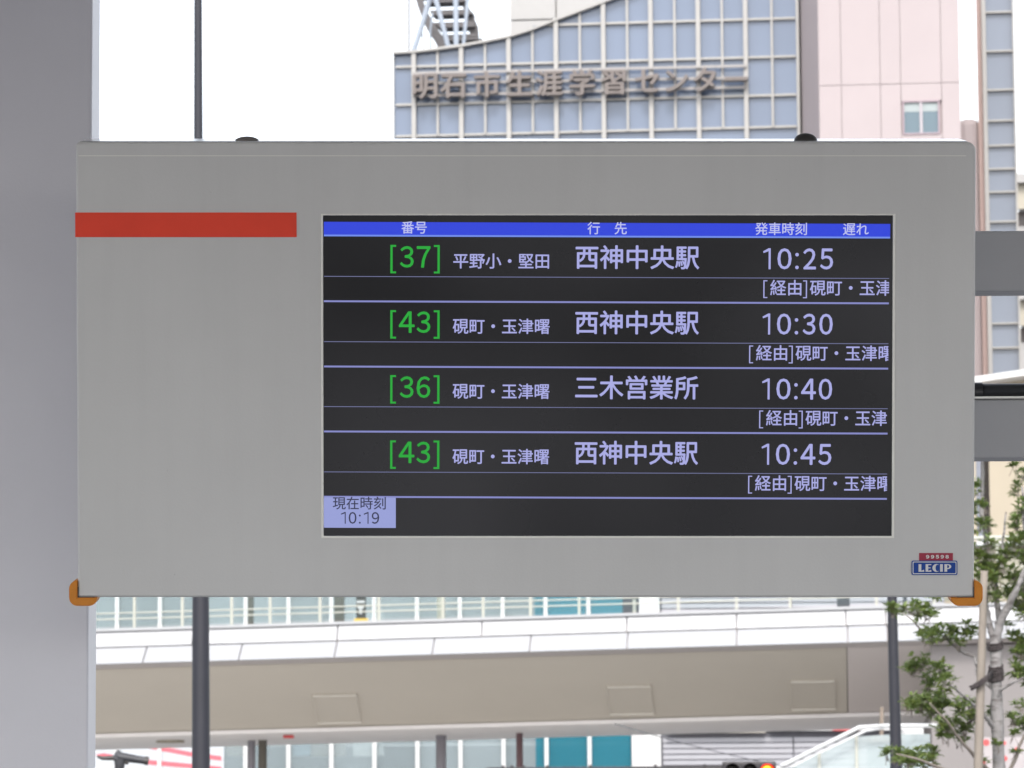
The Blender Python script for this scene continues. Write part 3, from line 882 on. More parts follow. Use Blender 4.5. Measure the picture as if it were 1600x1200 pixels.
# ------------------------------------------------------------------ traffic signal with arm
TS = Fr(1170, 60, 0)
ts = TS.root('traffic_signal', 'horizontal three-lamp traffic signal showing red, on a dark pipe arm at the bottom edge', 'traffic light')
def t3(px, py, d=0):
    u, z = TS.uz(px, py, d); return Vector((u, d, z))
m_case = mat('signal_case', (0.035, 0.03, 0.033), rough=0.5, var=0.1)
cs = [t3(x, 1204.5) for x in (1143.5, 1171, 1198.5)]
rl = 12.6 * 60 / F
obj('housing', B(cs[0].x - rl - 0.02, cs[2].x + rl + 0.02, 0.0, 0.12, cs[0].z - rl - 0.03, cs[0].z + rl + 0.02, bev=0.03), m_case, ts)
for i, c in enumerate(cs):
    bm = bmesh.new()                        # visor: open half tube
    n = 20
    for k in range(n):
        a0 = math.pi * (-0.12 + 1.24 * k / n); a1 = math.pi * (-0.12 + 1.24 * (k + 1) / n)
        q = []
        for (aa, yy, rr_) in ((a0, 0.0, rl), (a1, 0.0, rl), (a1, -0.2, rl * 0.97), (a0, -0.2, rl * 0.97)):
            q.append(bm.verts.new((c.x + rr_ * math.cos(aa), yy, c.z + rr_ * math.sin(aa))))
        bm.faces.new(q)
    bmesh.ops.remove_doubles(bm, verts=bm.verts, dist=0.0005)
    bmesh.ops.solidify(bm, geom=bm.faces[:], thickness=0.008)
    obj('visor', bm, m_case, ts)
    lathe(bm := bmesh.new(), [(rl * 0.9, 0.0), (rl * 0.7, 0.03), (rl * 0.35, 0.045), (0.005, 0.05)], (0, 0, 0), 24)
    bmesh.ops.rotate(bm, verts=bm.verts, cent=(0, 0, 0), matrix=Matrix.Rotation(R(90), 3, 'X'))
    bmesh.ops.translate(bm, verts=bm.verts, vec=(c.x, -0.004, c.z))
    obj('lens', bm, m_dark if i < 2 else glow('red_signal_glow', (255, 45, 25), 1.6), ts, smooth=True)
    if i == 2:
        lathe(bm := bmesh.new(), [(rl * 0.62, 0.0), (rl * 0.4, 0.02), (0.005, 0.03)], (0, 0, 0), 24)
        bmesh.ops.rotate(bm, verts=bm.verts, cent=(0, 0, 0), matrix=Matrix.Rotation(R(90), 3, 'X'))
        bmesh.ops.translate(bm, verts=bm.verts, vec=(c.x, -0.045, c.z))
        obj('led_core', bm, glow('red_signal_core', (255, 190, 60), 3.0), ts, smooth=True)
arm0, arm1 = t3(760, 1197, 0.06), t3(1130, 1200, 0.06)
post = t3(740, 1197, 0.06)
tube(bm := bmesh.new(), [(arm0.x, 0.06, arm1.z + 0.01), (arm1.x, 0.06, arm1.z + 0.01)], 0.022, n=10)
obj('arm', bm, m_case, ts)
for x in (786, 800, 818, 855, 922, 1024, 1101):
    q = t3(x, 1197, 0.06)
    obj('clamp', B(q.x - 0.02, q.x + 0.02, 0.03, 0.09, arm1.z - 0.02, arm1.z + 0.055), m_case, ts)
tube(bm := bmesh.new(), [(arm0.x, 0.06, 0.004), (arm0.x, 0.06, arm1.z - 0.02)], 0.03, n=12)
obj('pole', bm, m_case, ts)
wr = thing('overhead_wire', 'thin sagging wire crossing in front of the pale slatted wall', 'wire')
pts = []
for k in range(13):
    t = k / 12
    pts.append(pix(960 + 300 * t, 1131 + 74 * t + 4 * math.sin(math.pi * t), 59.5))
tube(bm := bmesh.new(), pts, 0.008, n=6); obj('strand', bm, mat('wire_grey', (0.1, 0.1, 0.11)), wr)

# ------------------------------------------------------------------ street camera, lower left
SCm = Fr(185, 32, 0)
cc = SCm.root('street_camera', 'dark tubular street camera on a post at the lower left, pointing right', 'camera')
k3 = 32 / F
def c3(px, py, d=0):
    u, z = SCm.uz(px, py, d); return Vector((u, d, z))
m_cam = mat('camera_grey', (0.045, 0.045, 0.05), rough=0.45, var=0.2, scale=30)
tube(bm := bmesh.new(), [c3(181, 1181), c3(186, 1182), c3(214, 1186.5), c3(231, 1189)], [6 * k3, 7.5 * k3, 6.2 * k3, 6 * k3], n=14)
obj('barrel', bm, m_cam, cc, smooth=False)
tube(bm := bmesh.new(), [c3(226, 1188.2), c3(232, 1189.2)], 6.9 * k3, n=14); obj('lens_hood', bm, m_dark, cc)
tube(bm := bmesh.new(), [c3(183, 1186), c3(184.5, 1177), c3(186, 1172.5)], [7 * k3, 5 * k3, 3 * k3], n=12); obj('mount', bm, m_cam, cc)
tube(bm := bmesh.new(), [c3(152, 1182), c3(160, 1184.5), c3(180, 1184)], [2 * k3, 3.5 * k3, 4.2 * k3], n=10); obj('bracket', bm, m_dark, cc)
tube(bm := bmesh.new(), [c3(187, 1186), c3(187, 1196), c3(186, 1206)], [9 * k3, 8 * k3, 6 * k3], n=14); obj('swivel', bm, m_cam, cc)
q = c3(186, 1206)
tube(bm := bmesh.new(), [q, (q.x, 0, 0.004)], 5 * k3, n=12); obj('post', bm, m_cam, cc)
tube(bm := bmesh.new(), [c3(195, 1190), c3(201, 1191)], 4 * k3, n=10); obj('side_lamp', bm, m_dark, cc)

# ------------------------------------------------------------------ lamp posts
def taper_post(name, label, pts, Y, cat, head=True, group=None):
    k = Y / F
    P = [pix(x, y, Y) for x, y, _ in pts]
    base = Vector((P[-1].x, Y, 0.0))
    t = thing(name, label, cat, base, 0, group)
    ctr = [(p.x - base.x, 0.0, p.z) for p in P]
    rads = [w_ * k / 2 for _, _, w_ in pts]
    ctr.append((0, 0, 0.02)); rads.append(rads[-1] * 1.06)
    tube(bm := bmesh.new(), ctr, rads, n=24)
    obj('shaft', bm, m_post, t, smooth=True)
    lathe(bm := bmesh.new(), [(rads[-1] * 2.0, 0.004), (rads[-1] * 2.0, 0.03), (rads[-1] * 1.2, 0.06)], (0, 0, 0.0), 20)
    obj('base_plate', bm, m_post, t)
    if head:
        top = Vector(ctr[0])
        tube(bm := bmesh.new(), [top, top + Vector((0.0, 0, 1.6)), top + Vector((0.3, 0, 2.0)), top + Vector((0.9, 0, 2.15))], [rads[0], rads[0] * .9, rads[0] * .8, rads[0] * .7], n=14)
        obj('arm', bm, m_post, t, smooth=True)
        h = top + Vector((1.15, 0, 2.13))
        obj('lamp_head', B(h.x - 0.3, h.x + 0.3, -0.12, 0.12, h.z - 0.05, h.z + 0.05, bev=0.03), m_post, t)
        obj('lamp_lens', B(h.x - 0.22, h.x + 0.22, -0.08, 0.08, h.z - 0.06, h.z - 0.051), m_mull, t)
    return t
taper_post('street_lamp', 'slim dark tapering street lamp post just right of the wide grey column', [(309.5, -90, 12.5), (309.5, 0, 13), (309.8, 200, 14.5), (311.5, 600, 20.5), (313.6, 950, 26.5), (314, 1200, 28.5)], 25, 'street lamp')
taper_post('short_post', 'dark round post below the right end of the display, half behind leaves', [(1392, 660, 15), (1394, 940, 15.5), (1396.5, 1050, 16.5), (1398.5, 1120, 17.5), (1400.5, 1200, 19)], 27, 'post', head=False)

# ------------------------------------------------------------------ tree with stake
TY = 24.0
tk = TY / F
tb = pix(1561, 1200, TY)
tree = thing('young_tree', 'young tree with pale mottled trunk and small glossy green leaves, right of the display', 'tree', (tb.x, TY, 0.0))
def tp(px, py, dy=0.0):
    p = pix(px, py, TY + dy)
    return Vector((p.x - tb.x, p.y - TY, p.z))
def bark(m, t, b, tc, out):
    v = t.nodes.new('ShaderNodeTexNoise')
    v.inputs['Scale'].default_value = 14
    v.inputs['Detail'].default_value = 5
    mp = t.nodes.new('ShaderNodeMapping'); mp.inputs['Scale'].default_value = (1, 1, 3)
    t.links.new(tc.outputs['Object'], mp.inputs[0]); t.links.new(mp.outputs[0], v.inputs['Vector'])
    r = t.nodes.new('ShaderNodeMapRange'); r.inputs['From Min'].default_value = 0.5; r.inputs['From Max'].default_value = 0.68
    t.links.new(v.outputs['Fac'], r.inputs['Value'])
    mx = t.nodes.new('ShaderNodeMix'); mx.data_type = 'RGBA'
    t.links.new(r.outputs[0], mx.inputs['Factor']); t.links.new(out, mx.inputs['A'])
    mx.inputs['B'].default_value = (0.12, 0.105, 0.10, 1)
    t.links.new(mx.outputs['Result'], b.inputs['Base Color'])
m_bark = mat('pale_bark', (0.27, 0.255, 0.25), rough=0.85, var=0.15, scale=12, bump=0.5, bscale=50, extra=bark)
m_twig = mat('twig', (0.20, 0.17, 0.145), rough=0.85, var=0.2, scale=20)
def jt(n): return random.uniform(-n, n)
def limb(name, pts, rads, m=m_bark, n=12):
    # subdivide with small irregularities
    P = [tp(*p) for p in pts]
    path, rr_ = [], []
    for i in range(len(P) - 1):
        for s in range(4):
            t = s / 4
            path.append(P[i].lerp(P[i + 1], t) + Vector((jt(0.004), jt(0.004), 0)))
            rr_.append((rads[i] * (1 - t) + rads[i + 1] * t) * tk * (1 + jt(0.08)))
    path.append(P[-1]); rr_.append(rads[-1] * tk)
    bm = bmesh.new(); tube(bm, path, rr_, n=n)
    obj(name, bm, m, tree, smooth=True)
base = Vector((0, 0, 0.0))
P0 = tp(1561, 1200)
limb('trunk', [(1566, 1700), (1563, 1400), (1561, 1200), (1558, 1120), (1556, 1050), (1555, 1000)], [12, 11, 9.5, 9.5, 9, 8.5], n=16)
limb('branch', [(1555, 1005), (1547, 980, .02), (1541, 950, .05), (1537, 900, .08), (1541, 850, .1), (1534, 800, .1), (1536, 740, .1), (1534, 670, .1)], [6.5, 5.5, 4.5, 4, 4, 3.5, 3, 1.5])
limb('branch', [(1556, 1005), (1562, 975, -.02), (1573, 950, -.05), (1590, 920, -.1), (1606, 880, -.1), (1600, 820, -.1), (1597, 760, -.1)], [8, 7, 6, 5, 4, 3, 1.5])
limb('branch', [(1563, 975), (1557, 940, .05), (1556, 900, .08), (1566, 860, .1), (1572, 800, .15)], [5.5, 4.5, 3.5, 2.5, 1])
limb('branch', [(1556, 1140), (1540, 1120, -.08), (1518, 1098, -.16), (1500, 1082, -.22), (1485, 1070, -.3)], [4, 3.2, 2.6, 2, 1], m_bark)
limb('branch', [(1552, 1210), (1525, 1185, -.1), (1500, 1155, -.18), (1478, 1125, -.25), (1452, 1098, -.3)], [3.5, 2.8, 2.2, 1.8, 1], m_twig)
limb('branch', [(1550, 1075), (1526, 1052, .05), (1524, 1026, .1), (1505, 1020, .12), (1480, 1000, .15), (1462, 985, .15)], [3.5, 3, 2.6, 2.4, 2, 1])
limb('branch', [(1541, 960), (1520, 930, .1), (1500, 900, .2), (1480, 850, .25)], [3, 2.5, 2, 1])
limb('branch', [(1462, 1000, .15), (1440, 985, .15), (1425, 968, .1), (1405, 955, .1)], [1.8, 1.5, 1.2, .7], m_twig)
limb('branch', [(1557, 1100), (1563, 1078, -.05), (1580, 1068, -.08), (1600, 1058, -.12)], [3.5, 2.8, 2.4, 1.5])
limb('branch', [(1562, 1230), (1585, 1190, .05), (1595, 1160, .1), (1612, 1130, .1)], [4, 3, 2.4, 1.5], m_twig)
limb('branch', [(1545, 1230), (1510, 1215, -.3), (1470, 1200, -.4), (1430, 1185, -.5), (1400, 1178, -.5)], [4, 3, 2.4, 1.8, 1], m_twig)
clusters = [(1398, 952, 14, 10), (1432, 950, 24, 13), (1450, 958, 14, 10), (1466, 990, 30, 16), (1450, 997, 16, 14), (1506, 984, 17, 14), (1495, 1005, 12, 8),
    (1437, 1036, 20, 13), (1425, 1044, 12, 9), (1472, 1045, 16, 13), (1452, 1066, 16, 14), (1478, 1068, 16, 12), (1440, 1098, 26, 14), (1420, 1104, 12, 9), (1468, 1096, 20, 14), (1455, 1110, 22, 12),
    (1497, 1105, 14, 14), (1515, 1118, 16, 15), (1480, 1132, 20, 14), (1505, 1140, 16, 14), (1548, 1114, 9, 9), (1515, 1095, 10, 10), (1478, 1150, 12, 8), (1500, 1156, 10, 7),
    (1402, 1180, 20, 10), (1432, 1180, 18, 12), (1455, 1176, 16, 11), (1420, 1190, 20, 10), (1445, 1192, 18, 9), (1386, 1178, 10, 7),
    (1590, 1002, 18, 15), (1600, 1020, 18, 16), (1588, 1046, 15, 16), (1604, 1060, 14, 14), (1583, 1122, 15, 10), (1600, 1128, 18, 12), (1582, 1146, 9, 6),
    (1592, 940, 20, 17), (1604, 955, 20, 20), (1575, 925, 12, 10), (1600, 915, 18, 16), (1583, 900, 14, 12),
    (1526, 765, 6, 14), (1541, 790, 8, 8), (1530, 820, 8, 12), (1544, 818, 8, 7), (1545, 850, 12, 10), (1530, 868, 12, 12), (1545, 878, 18, 12), (1533, 893, 14, 12), (1565, 880, 12, 10),
    (1550, 905, 14, 10), (1530, 915, 12, 12), (1572, 862, 14, 14), (1590, 850, 16, 18), (1588, 820, 12, 14), (1596, 790, 10, 16), (1590, 765, 8, 10), (1600, 740, 14, 8), (1584, 726, 12, 4), (1560, 900, 8, 10),
    (1546, 925, 10, 8), (1556, 930, 8, 10), (1536, 940, 8, 10), (1574, 975, 8, 6), (1598, 870, 14, 14), (1585, 1175, 8, 5), (1560, 1163, 8, 5), (1540, 1190, 8, 5), (1596, 1100, 14, 8),
    # behind the display and beyond the frame
    (1490, 900, 24, 18), (1500, 860, 20, 18), (1480, 840, 22, 18), (1510, 800, 18, 18), (1500, 760, 18, 18), (1520, 700, 18, 18), (1560, 690, 24, 14), (1600, 700, 20, 14), (1545, 660, 18, 12),
    (1460, 920, 20, 14), (1630, 980, 22, 18), (1640, 930, 22, 20), (1650, 1040, 24, 20), (1630, 1100, 22, 18), (1640, 860, 24, 22), (1630, 790, 20, 20), (1660, 1150, 22, 16), (1680, 1000, 20, 20)]
lv, lf = [], []
def leaf(p, dirv, L, W):
    dirv = dirv.normalized()
    s = dirv.cross(Vector((jt(.6), jt(.6), 1))).normalized()
    nrm = s.cross(dirv).normalized()
    i = len(lv)
    tip = dirv * L - Vector((0, 0, 1)) * L * 0.12
    lv.extend([p, p + dirv * L * .30 + s * W * .42 + nrm * W * .15, p + dirv * L * .36, p + dirv * L * .30 - s * W * .42 + nrm * W * .15,
               p + dirv * L * .68 + s * W * .40 + nrm * W * .10, p + dirv * L * .72, p + dirv * L * .68 - s * W * .40 + nrm * W * .10, p + tip])
    lf.extend([(i, i + 1, i + 2), (i, i + 2, i + 3), (i + 1, i + 4, i + 5, i + 2), (i + 2, i + 5, i + 6, i + 3), (i + 4, i + 7, i + 5), (i + 5, i + 7, i + 6)])
bmw = bmesh.new()
for (cx, cy, rx, ry) in clusters:
    dy = {True: jt(0.25), False: jt(0.12)}[abs(cx - 1555) > 40]
    c = tp(cx, cy, dy)
    nw = max(3, int(rx * ry / 12.5))
    for _ in range(nw):
        while True:
            q = Vector((jt(1), jt(1), jt(1)))
            if q.length <= 1: break
        p = c + Vector((q.x * rx * tk, q.y * rx * tk * 0.9, q.z * ry * tk))
        outd = (p - c + Vector((jt(.02), jt(.02), 0.03))).normalized()
        tube(bmw, [p - outd * 0.05 + Vector((0, 0, -0.015)), p], [0.0022, 0.0012], n=4, cap=False)
        m = random.randint(6, 9)
        for j in range(m):
            a = 2 * math.pi * j / m + jt(.4)
            d = Vector((math.cos(a), math.sin(a), jt(.55) + 0.05)) + outd * 0.6
            leaf(p + outd * jt(0.012), d, random.uniform(0.036, 0.056), random.uniform(0.014, 0.021))
obj('twigs', bmw, m_twig, tree)['kind'] = 'stuff'
me = bpy.data.meshes.new('crown')
me.from_pydata([tuple(v) for v in lv], [], lf)
me.update()
m_leaf = bpy.data.materials.new('leaf')
m_leaf.use_nodes = True
t = m_leaf.node_tree
b = t.nodes['Principled BSDF']
b.inputs['Roughness'].default_value = 0.38
ge = t.nodes.new('ShaderNodeNewGeometry')
cr = t.nodes.new('ShaderNodeValToRGB')
cr.color_ramp.elements[0].color = (0.13, 0.195, 0.06, 1)
cr.color_ramp.elements[1].color = (0.30, 0.37, 0.14, 1)
e_ = cr.color_ramp.elements.new(0.6); e_.color = (0.235, 0.305, 0.10, 1)
e_ = cr.color_ramp.elements.new(0.97); e_.color = (0.17, 0.20, 0.05, 1)
t.links.new(ge.outputs['Random Per Island'], cr.inputs[0])
t.links.new(cr.outputs[0], b.inputs['Base Color'])
tl = t.nodes.new('ShaderNodeBsdfTranslucent')
t.links.new(cr.outputs[0], tl.inputs[0])
mxs = t.nodes.new('ShaderNodeMixShader'); mxs.inputs[0].default_value = 0.42
t.links.new(b.outputs[0], mxs.inputs[1]); t.links.new(tl.outputs[0], mxs.inputs[2])
t.links.new(mxs.outputs[0], t.nodes['Material Output'].inputs[0])
me.materials.append(m_leaf)
crown = bpy.data.objects.new('crown', me)
COL.objects.link(crown)
crown.parent = tree
crown['kind'] = 'stuff'

stk = thing('tree_stake', 'straight peeled wooden stake standing against the young tree', 'stake', (tb.x, TY, 0.0))
m_wood = mat('peeled_wood', (0.24, 0.205, 0.17), rough=0.7, var=0.15, scale=6, stretch=(4, 4, 0.6), bump=0.3, bscale=30)
tube(bm := bmesh.new(), [tp(1524.5, 1500, -.28), tp(1528.5, 1200, -.28), tp(1533, 1050, -.28), tp(1536.5, 930, -.28), tp(1538, 892, -.28)], [8 * tk, 7.4 * tk, 6.6 * tk, 5.8 * tk, 5.6 * tk], n=14)
obj('pole', bm, m_wood, stk, smooth=True)
tube(bm := bmesh.new(), [tp(1520, 1900, -.28), tp(1524.5, 1500, -.28)], [8.4 * tk, 8 * tk], n=14)
obj('pole_foot', bm, m_wood, stk, smooth=True)
rp = thing('tree_tie', 'dark brown rope wrapped round the trunk and stake, its end sticking out left', 'rope', (tb.x, TY, 0.0))
m_rope = mat('palm_rope', (0.055, 0.045, 0.045), rough=0.95, var=0.4, scale=60, bump=0.8, bscale=150)
for zz_, pxc in ((1042, 1556), (1046, 1556), (1050, 1556), (1054, 1556), (1058, 1556), (1062, 1556.5), (1005, 1555), (1009, 1555), (1013, 1555)):
    ring = []
    rr_ = (10.5 + jt(.6)) * tk
    cpt = tp(pxc, zz_)
    for k in range(15):
        a = 2 * math.pi * k / 14
        ring.append(cpt + Vector((rr_ * math.cos(a), rr_ * math.sin(a), jt(0.003) + 0.012 * math.sin(a + .5))))
    tube(bm := bmesh.new(), ring, 2.3 * tk, n=6, cap=False)
    obj('coil', bm, m_rope, rp, smooth=True)
for off in (0, 2.6, 5):
    tube(bm := bmesh.new(), [tp(1550, 1050 + off, -.05), tp(1541, 1058 + off, -.33), tp(1530, 1066 + off, -.33), tp(1520 - off * 0.5, 1072 + off, -.30), tp(1514 + off, 1073 + off * 1.2, -.3)], [2.4 * tk] * 4 + [1.2 * tk], n=6)
    obj('rope_end', bm, m_rope, rp, smooth=True)

# ------------------------------------------------------------------ bus shelter frame
def wx_(px, py, Y): return pix(px, py, Y)
sh = thing('bus_shelter', 'grey bus shelter frame, wide column at left and cross beams at right of the display', 'bus shelter')
YC = 7.2
cx1 = pix(141.5, 500, YC).x
obj('column', B(cx1 - 0.46, cx1, YC, YC + 0.135, 0.15, 3.48, bev=0.004, seg=3), m_column, sh, smooth=False)
YB = 7.05
xr = 1.9
for (ya, yb_) in ((360.5, 455.5), (624, 716)):
    za, zb_ = pix(1560, ya, YB).z, pix(1560, yb_, YB).z
    obj('cross_beam', B(cx1 + 0.02, xr, YB, YB + 0.055, zb_, za, bev=0.003, seg=2), m_beam, sh)
obj('column', B(xr, xr + 0.46, YC, YC + 0.135, 0.15, 3.48, bev=0.004, seg=3), m_column, sh)
q = pix(1560, 607, YB - 0.03)
tube(bm := bmesh.new(), [(0.55, YB + 0.02, q.z), (xr, YB + 0.02, q.z)], 13.3 * 7.05 / F, n=28)
obj('conduit', bm, m_pipe, sh, smooth=True)
q2 = pix(1536.5, 607, YB)
tube(bm := bmesh.new(), [(0.55, YB + 0.02, q.z), (q2.x, YB + 0.02, q.z)], 15.3 * 7.05 / F, n=28)
obj('conduit_coupling', bm, m_pipe, sh, smooth=False)
zs_ = pix(1560, 622.5, YB).z
obj('conduit_tray', B(0.5, xr, YB - 0.012, YB + 0.05, zs_ - 0.0012, zs_ + 0.0022), m_bezel, sh)
obj('unseen_canopy_roof', B(-4.6, 5.4, -1.2, 7.5, 3.5, 3.62), mat('canopy_soffit', (0.55, 0.55, 0.54), rough=0.7), sh)  # added roof out of view, sized to shade the display and column

# ------------------------------------------------------------------ the departure display
D0 = 6.75
TILT = R(-2.4)
ctr = CAM + ray(822, 578).normalized() * D0
# local axes of the display: x right, y into the housing, z up, tilted a touch more than the view plane
Rc = ROT @ Matrix.Rotation(R(90), 3, 'X').inverted()     # maps local (x, y-depth, z-up) to world
Rs = Rc @ Matrix.Rotation(R(2.4), 3, 'X')
disp = thing('departure_display', 'wide grey bus departure display board with a black screen listing four Japanese departures', 'display board')
disp.matrix_world = Matrix.Translation(ctr) @ Rs.to_4x4()
Ri = Rs.inverted()
def S(px, py, y=0.0):
    """pixel -> point of the display's own front plane (local coordinates, y = depth)"""
    r = Ri @ ray(px, py)
    o = Ri @ (CAM - ctr)
    t = (y - o.y) / r.y
    return o + r * t
pxm = D0 / F
tl_, tr_, brr, bl_ = S(118, 221), S(1525, 221.5), S(1522, 933.5), S(122, 933)
xL, xR = (tl_.x + bl_.x) / 2, (tr_.x + brr.x) / 2
zT, zBt = (tl_.z + tr_.z) / 2, (bl_.z + brr.z) / 2
# screen opening
sa, sb_ = S(501.5, 336), S(1396.5, 838)
X0, X1, Z1, Z0 = sa.x, sb_.x, sa.z, sb_.z
zc = S(822, 244).z
DEP = 0.14
# front shell built as four strips round the opening, each bevelled by profile
def shell():
    bm = bmesh.new()
    r = 0.006
    # outline with small rounded corners (top right larger)
    def corner(cx, cz, rad, a0, a1, n=6):
        return [(cx + rad * math.cos(a0 + (a1 - a0) * i / n), cz + rad * math.sin(a0 + (a1 - a0) * i / n)) for i in range(n + 1)]
    P2 = math.pi / 2
    def ring(inset, y):
        rt, rl_, rb = 0.015, 0.007, 0.004
        pts = []
        pts += corner(xR - rt, zT - rt, max(rt - inset, 0.0008), 0, P2)
        pts += corner(xL + rl_, zT - rl_, max(rl_ - inset, 0.0008), P2, 2 * P2)
        pts += corner(xL + rb, zBt + rb, max(rb - inset, 0.0008), 2 * P2, 3 * P2)
        pts += corner(xR - rb, zBt + rb, max(rb - inset, 0.0008), 3 * P2, 4 * P2)
        return [bm.verts.new((x, y, z + (0.0056 if (y > 0.1 and z > 0) else 0))) for x, z in pts]
    rings = [ring(0.0, DEP), ring(0.0, 0.005), ring(0.0008, 0.0022), ring(0.0026, 0.0006), ring(0.0048, 0.0)]
    for a, b in zip(rings, rings[1:]):
        n = len(a)
        for i in range(n):
            bm.faces.new((a[i], a[(i + 1) % n], b[(i + 1) % n], b[i]))
    bm.faces.new(rings[0])
    # front face with hole
    inner = [bm.verts.new(p) for p in ((X0, 0, Z0), (X1, 0, Z0), (X1, 0, Z1), (X0, 0, Z1))]
    es = []
    o = rings[-1]
    for i in range(len(o)):
        es.append(bm.edges.get((o[i], o[(i + 1) % len(o)])))
    for i in range(4):
        es.append(bm.edges.new((inner[i], inner[(i + 1) % 4])))
    bmesh.ops.triangle_fill(bm, use_beauty=True, use_dissolve=False, edges=es)
    deep = [bm.verts.new((v.co.x, 0.012, v.co.z)) for v in inner]
    for i in range(4):
        bm.faces.new((inner[i], inner[(i + 1) % 4], deep[(i + 1) % 4], deep[i]))
    return bm
obj('housing', shell(), m_sign, disp)
# glossy sheet cover added on top, raised at back to catch a sky highlight
def cover():
    bm = bmesh.new()
    prof = [(0.0035, zT + 0.0003), (0.006, zT + 0.0009), (DEP, zT + 0.0072), (DEP, zT + 0.0060), (0.006, zT + 0.0001)]
    A = [bm.verts.new((xL + 0.006, y, z)) for y, z in prof]
    Bv = [bm.verts.new((xR - 0.014, y, z)) for y, z in prof]
    bm.faces.new(A); bm.faces.new(Bv[::-1])
    for i in range(5): bm.faces.new((A[i], Bv[i], Bv[(i + 1) % 5], A[(i + 1) % 5]))
    return bm
obj('top_cover', cover(), mat('gloss_white_cover', (0.72, 0.72, 0.72), rough=0.12, var=0.03), disp)
# folded top hood: a thin plate over the upper strip, its lower lip showing as a line
zh = zc
prism(bm := bmesh.new(), [(0, 0)] * 0 + [(xL + 0.004, zh), (xR - 0.016, zh), (xR - 0.016, zh + 0.0012), (xL + 0.004, zh + 0.0012)], -0.0007, -0.0001)
obj('hood_lip', bm, m_bezel, disp)
# bezel
bw = 3.2 * pxm
def strip(name, x0, x1, z0, z1, y0, y1, m, bev=0.0, parent=disp):
    return obj(name, B(x0, x1, y0, y1, z0, z1, bev=bev), m, parent)
zq = 0.0008
strip('bezel_rail', X0 - 0.2 * pxm, X0 + bw, Z0, Z1, -0.0016, 0.010, m_bezel, 0.0006)
strip('bezel_rail', X1 - bw, X1 + 0.6 * pxm, Z0, Z1, -0.0016, 0.010, m_bezel, 0.0006)
strip('bezel_rail', X0 - 0.2 * pxm, X1 + 0.6 * pxm, Z1 - 0.0005, Z1 + 2.0 * pxm, -0.0018, 0.010, m_bezel, 0.0006)
strip('bezel_rail', X0 - 0.2 * pxm, X1 + 0.6 * pxm, Z0 - 2.8 * pxm, Z0 + 0.0005, -0.0018, 0.010, m_bezel, 0.0006)
YS = 0.0045
screen = strip('screen', X0 + 0.0003, X1 - 0.0003, Z0 + 0.0003, Z1 - 0.0003, YS, 0.0115, m_lcd)
EPS = 0.0004
def cpx(x, y):        # content of the panel runs very slightly out of square
    return x - (x - 506) / 885 * (y - 350) / 430 * 4.3, y + (x - 506) / 885 * 3.4
def CP(x, y, layer=1):
    a, b = cpx(x, y)
    return S(a, b, YS - EPS * layer)
def rect(name, x0, x1, y0, y1, m, layer=1):
    bm = bmesh.new()
    n = 8
    top = [bm.verts.new(CP(x0 + (x1 - x0) * i / n, y0, layer)) for i in range(n + 1)]
    bot = [bm.verts.new(CP(x0 + (x1 - x0) * i / n, y1, layer)) for i in range(n + 1)]
    for i in range(n): bm.faces.new((top[i], top[i + 1], bot[i + 1], bot[i]))
    return obj(name, bm, m, screen)
g_blue = glow('screen_blue', (44, 66, 216))
g_blue2 = glow('screen_pale_blue', (112, 140, 232))
g_lav = glow('screen_lavender', (168, 170, 226))
g_lin = glow('screen_line', (132, 136, 196))
g_thin = glow('screen_thin_line', (112, 116, 156))
g_green = glow('screen_green', (30, 168, 52))
g_head = glow('screen_heading', (188, 192, 236))
g_box = glow('screen_clock_panel', (150, 158, 212))
g_ink = glow('screen_ink', (50, 53, 78))
rect('header_bar', 506, 1391, 346.5, 366.5, g_blue)
rect('header_underline', 506, 1391, 366.5, 369.2, g_blue2)
ROWS = [403, 505, 606.5, 708.5]
for k, yc in enumerate(ROWS):
    rect('thin_divider', 506, 1390, yc + 28.2, yc + 29.3, g_thin)
    rect('thick_divider', 506, 1390, yc + 66.2, yc + 69.0, g_lin)
def bold(t):
    return ((0, 0), (t, 0), (-t, 0), (0, t), (0, -t))
def cjk(name, s, x0, yc, em, m, t=0.5, clip=None, layer=2, adv=None):
    """string laid out in square cells of em pixels starting at x0, vertically centred on yc"""
    bm = bmesh.new()
    adv = adv or em
    for i, ch in enumerate(s):
        if ch == ' ': continue
        def fn(x, y, ox, oy, n):
            qx = x0 + i * adv + x * em + ox
            qy = yc - (y - 0.36) * em + oy
            v = CP(qx, qy, layer)
            v.y -= n * 0.00001
            return v
        put_glyph(bm, ch, fn, bold(t))
    if clip:
        c = CP(clip, yc, layer)
        bmesh.ops.bisect_plane(bm, geom=bm.verts[:] + bm.edges[:] + bm.faces[:], plane_co=c, plane_no=(1, 0, 0), clear_outer=True)
    return obj(name, bm, m, screen)
def fit(bm, ch, x0, x1, y0, y1, t, layer=2):
    vv, _ = glyph(ch)
    ax, bx_ = min(v[0] for v in vv), max(v[0] for v in vv)
    ay, by = min(v[1] for v in vv), max(v[1] for v in vv)
    def fn(x, y, ox, oy, n):
        v = CP(x0 + t + (x - ax) / (bx_ - ax) * (x1 - x0 - 2 * t) + ox, y1 - t - (y - ay) / (by - ay) * (y1 - y0 - 2 * t) + oy, layer)
        v.y -= n * 0.00001
        return v
    put_glyph(bm, ch, fn, bold(t))
FW = {str(i): chr(0xFF10 + i) for i in range(10)}
def bracket(bm, x0, x1, y0, y1, s, left, layer=2):
    for (a, b, c, d) in (((x0, x0 + s) if left else (x1 - s, x1)) + (y0, y1), (x0, x1, y0, y0 + s * 0.85), (x0, x1, y1 - s * 0.85, y1)):
        vs_ = [bm.verts.new(CP(p, q, layer)) for p, q in ((a, c), (b, c), (b, d), (a, d))]
        bm.faces.new(vs_)
        layer += 0.02
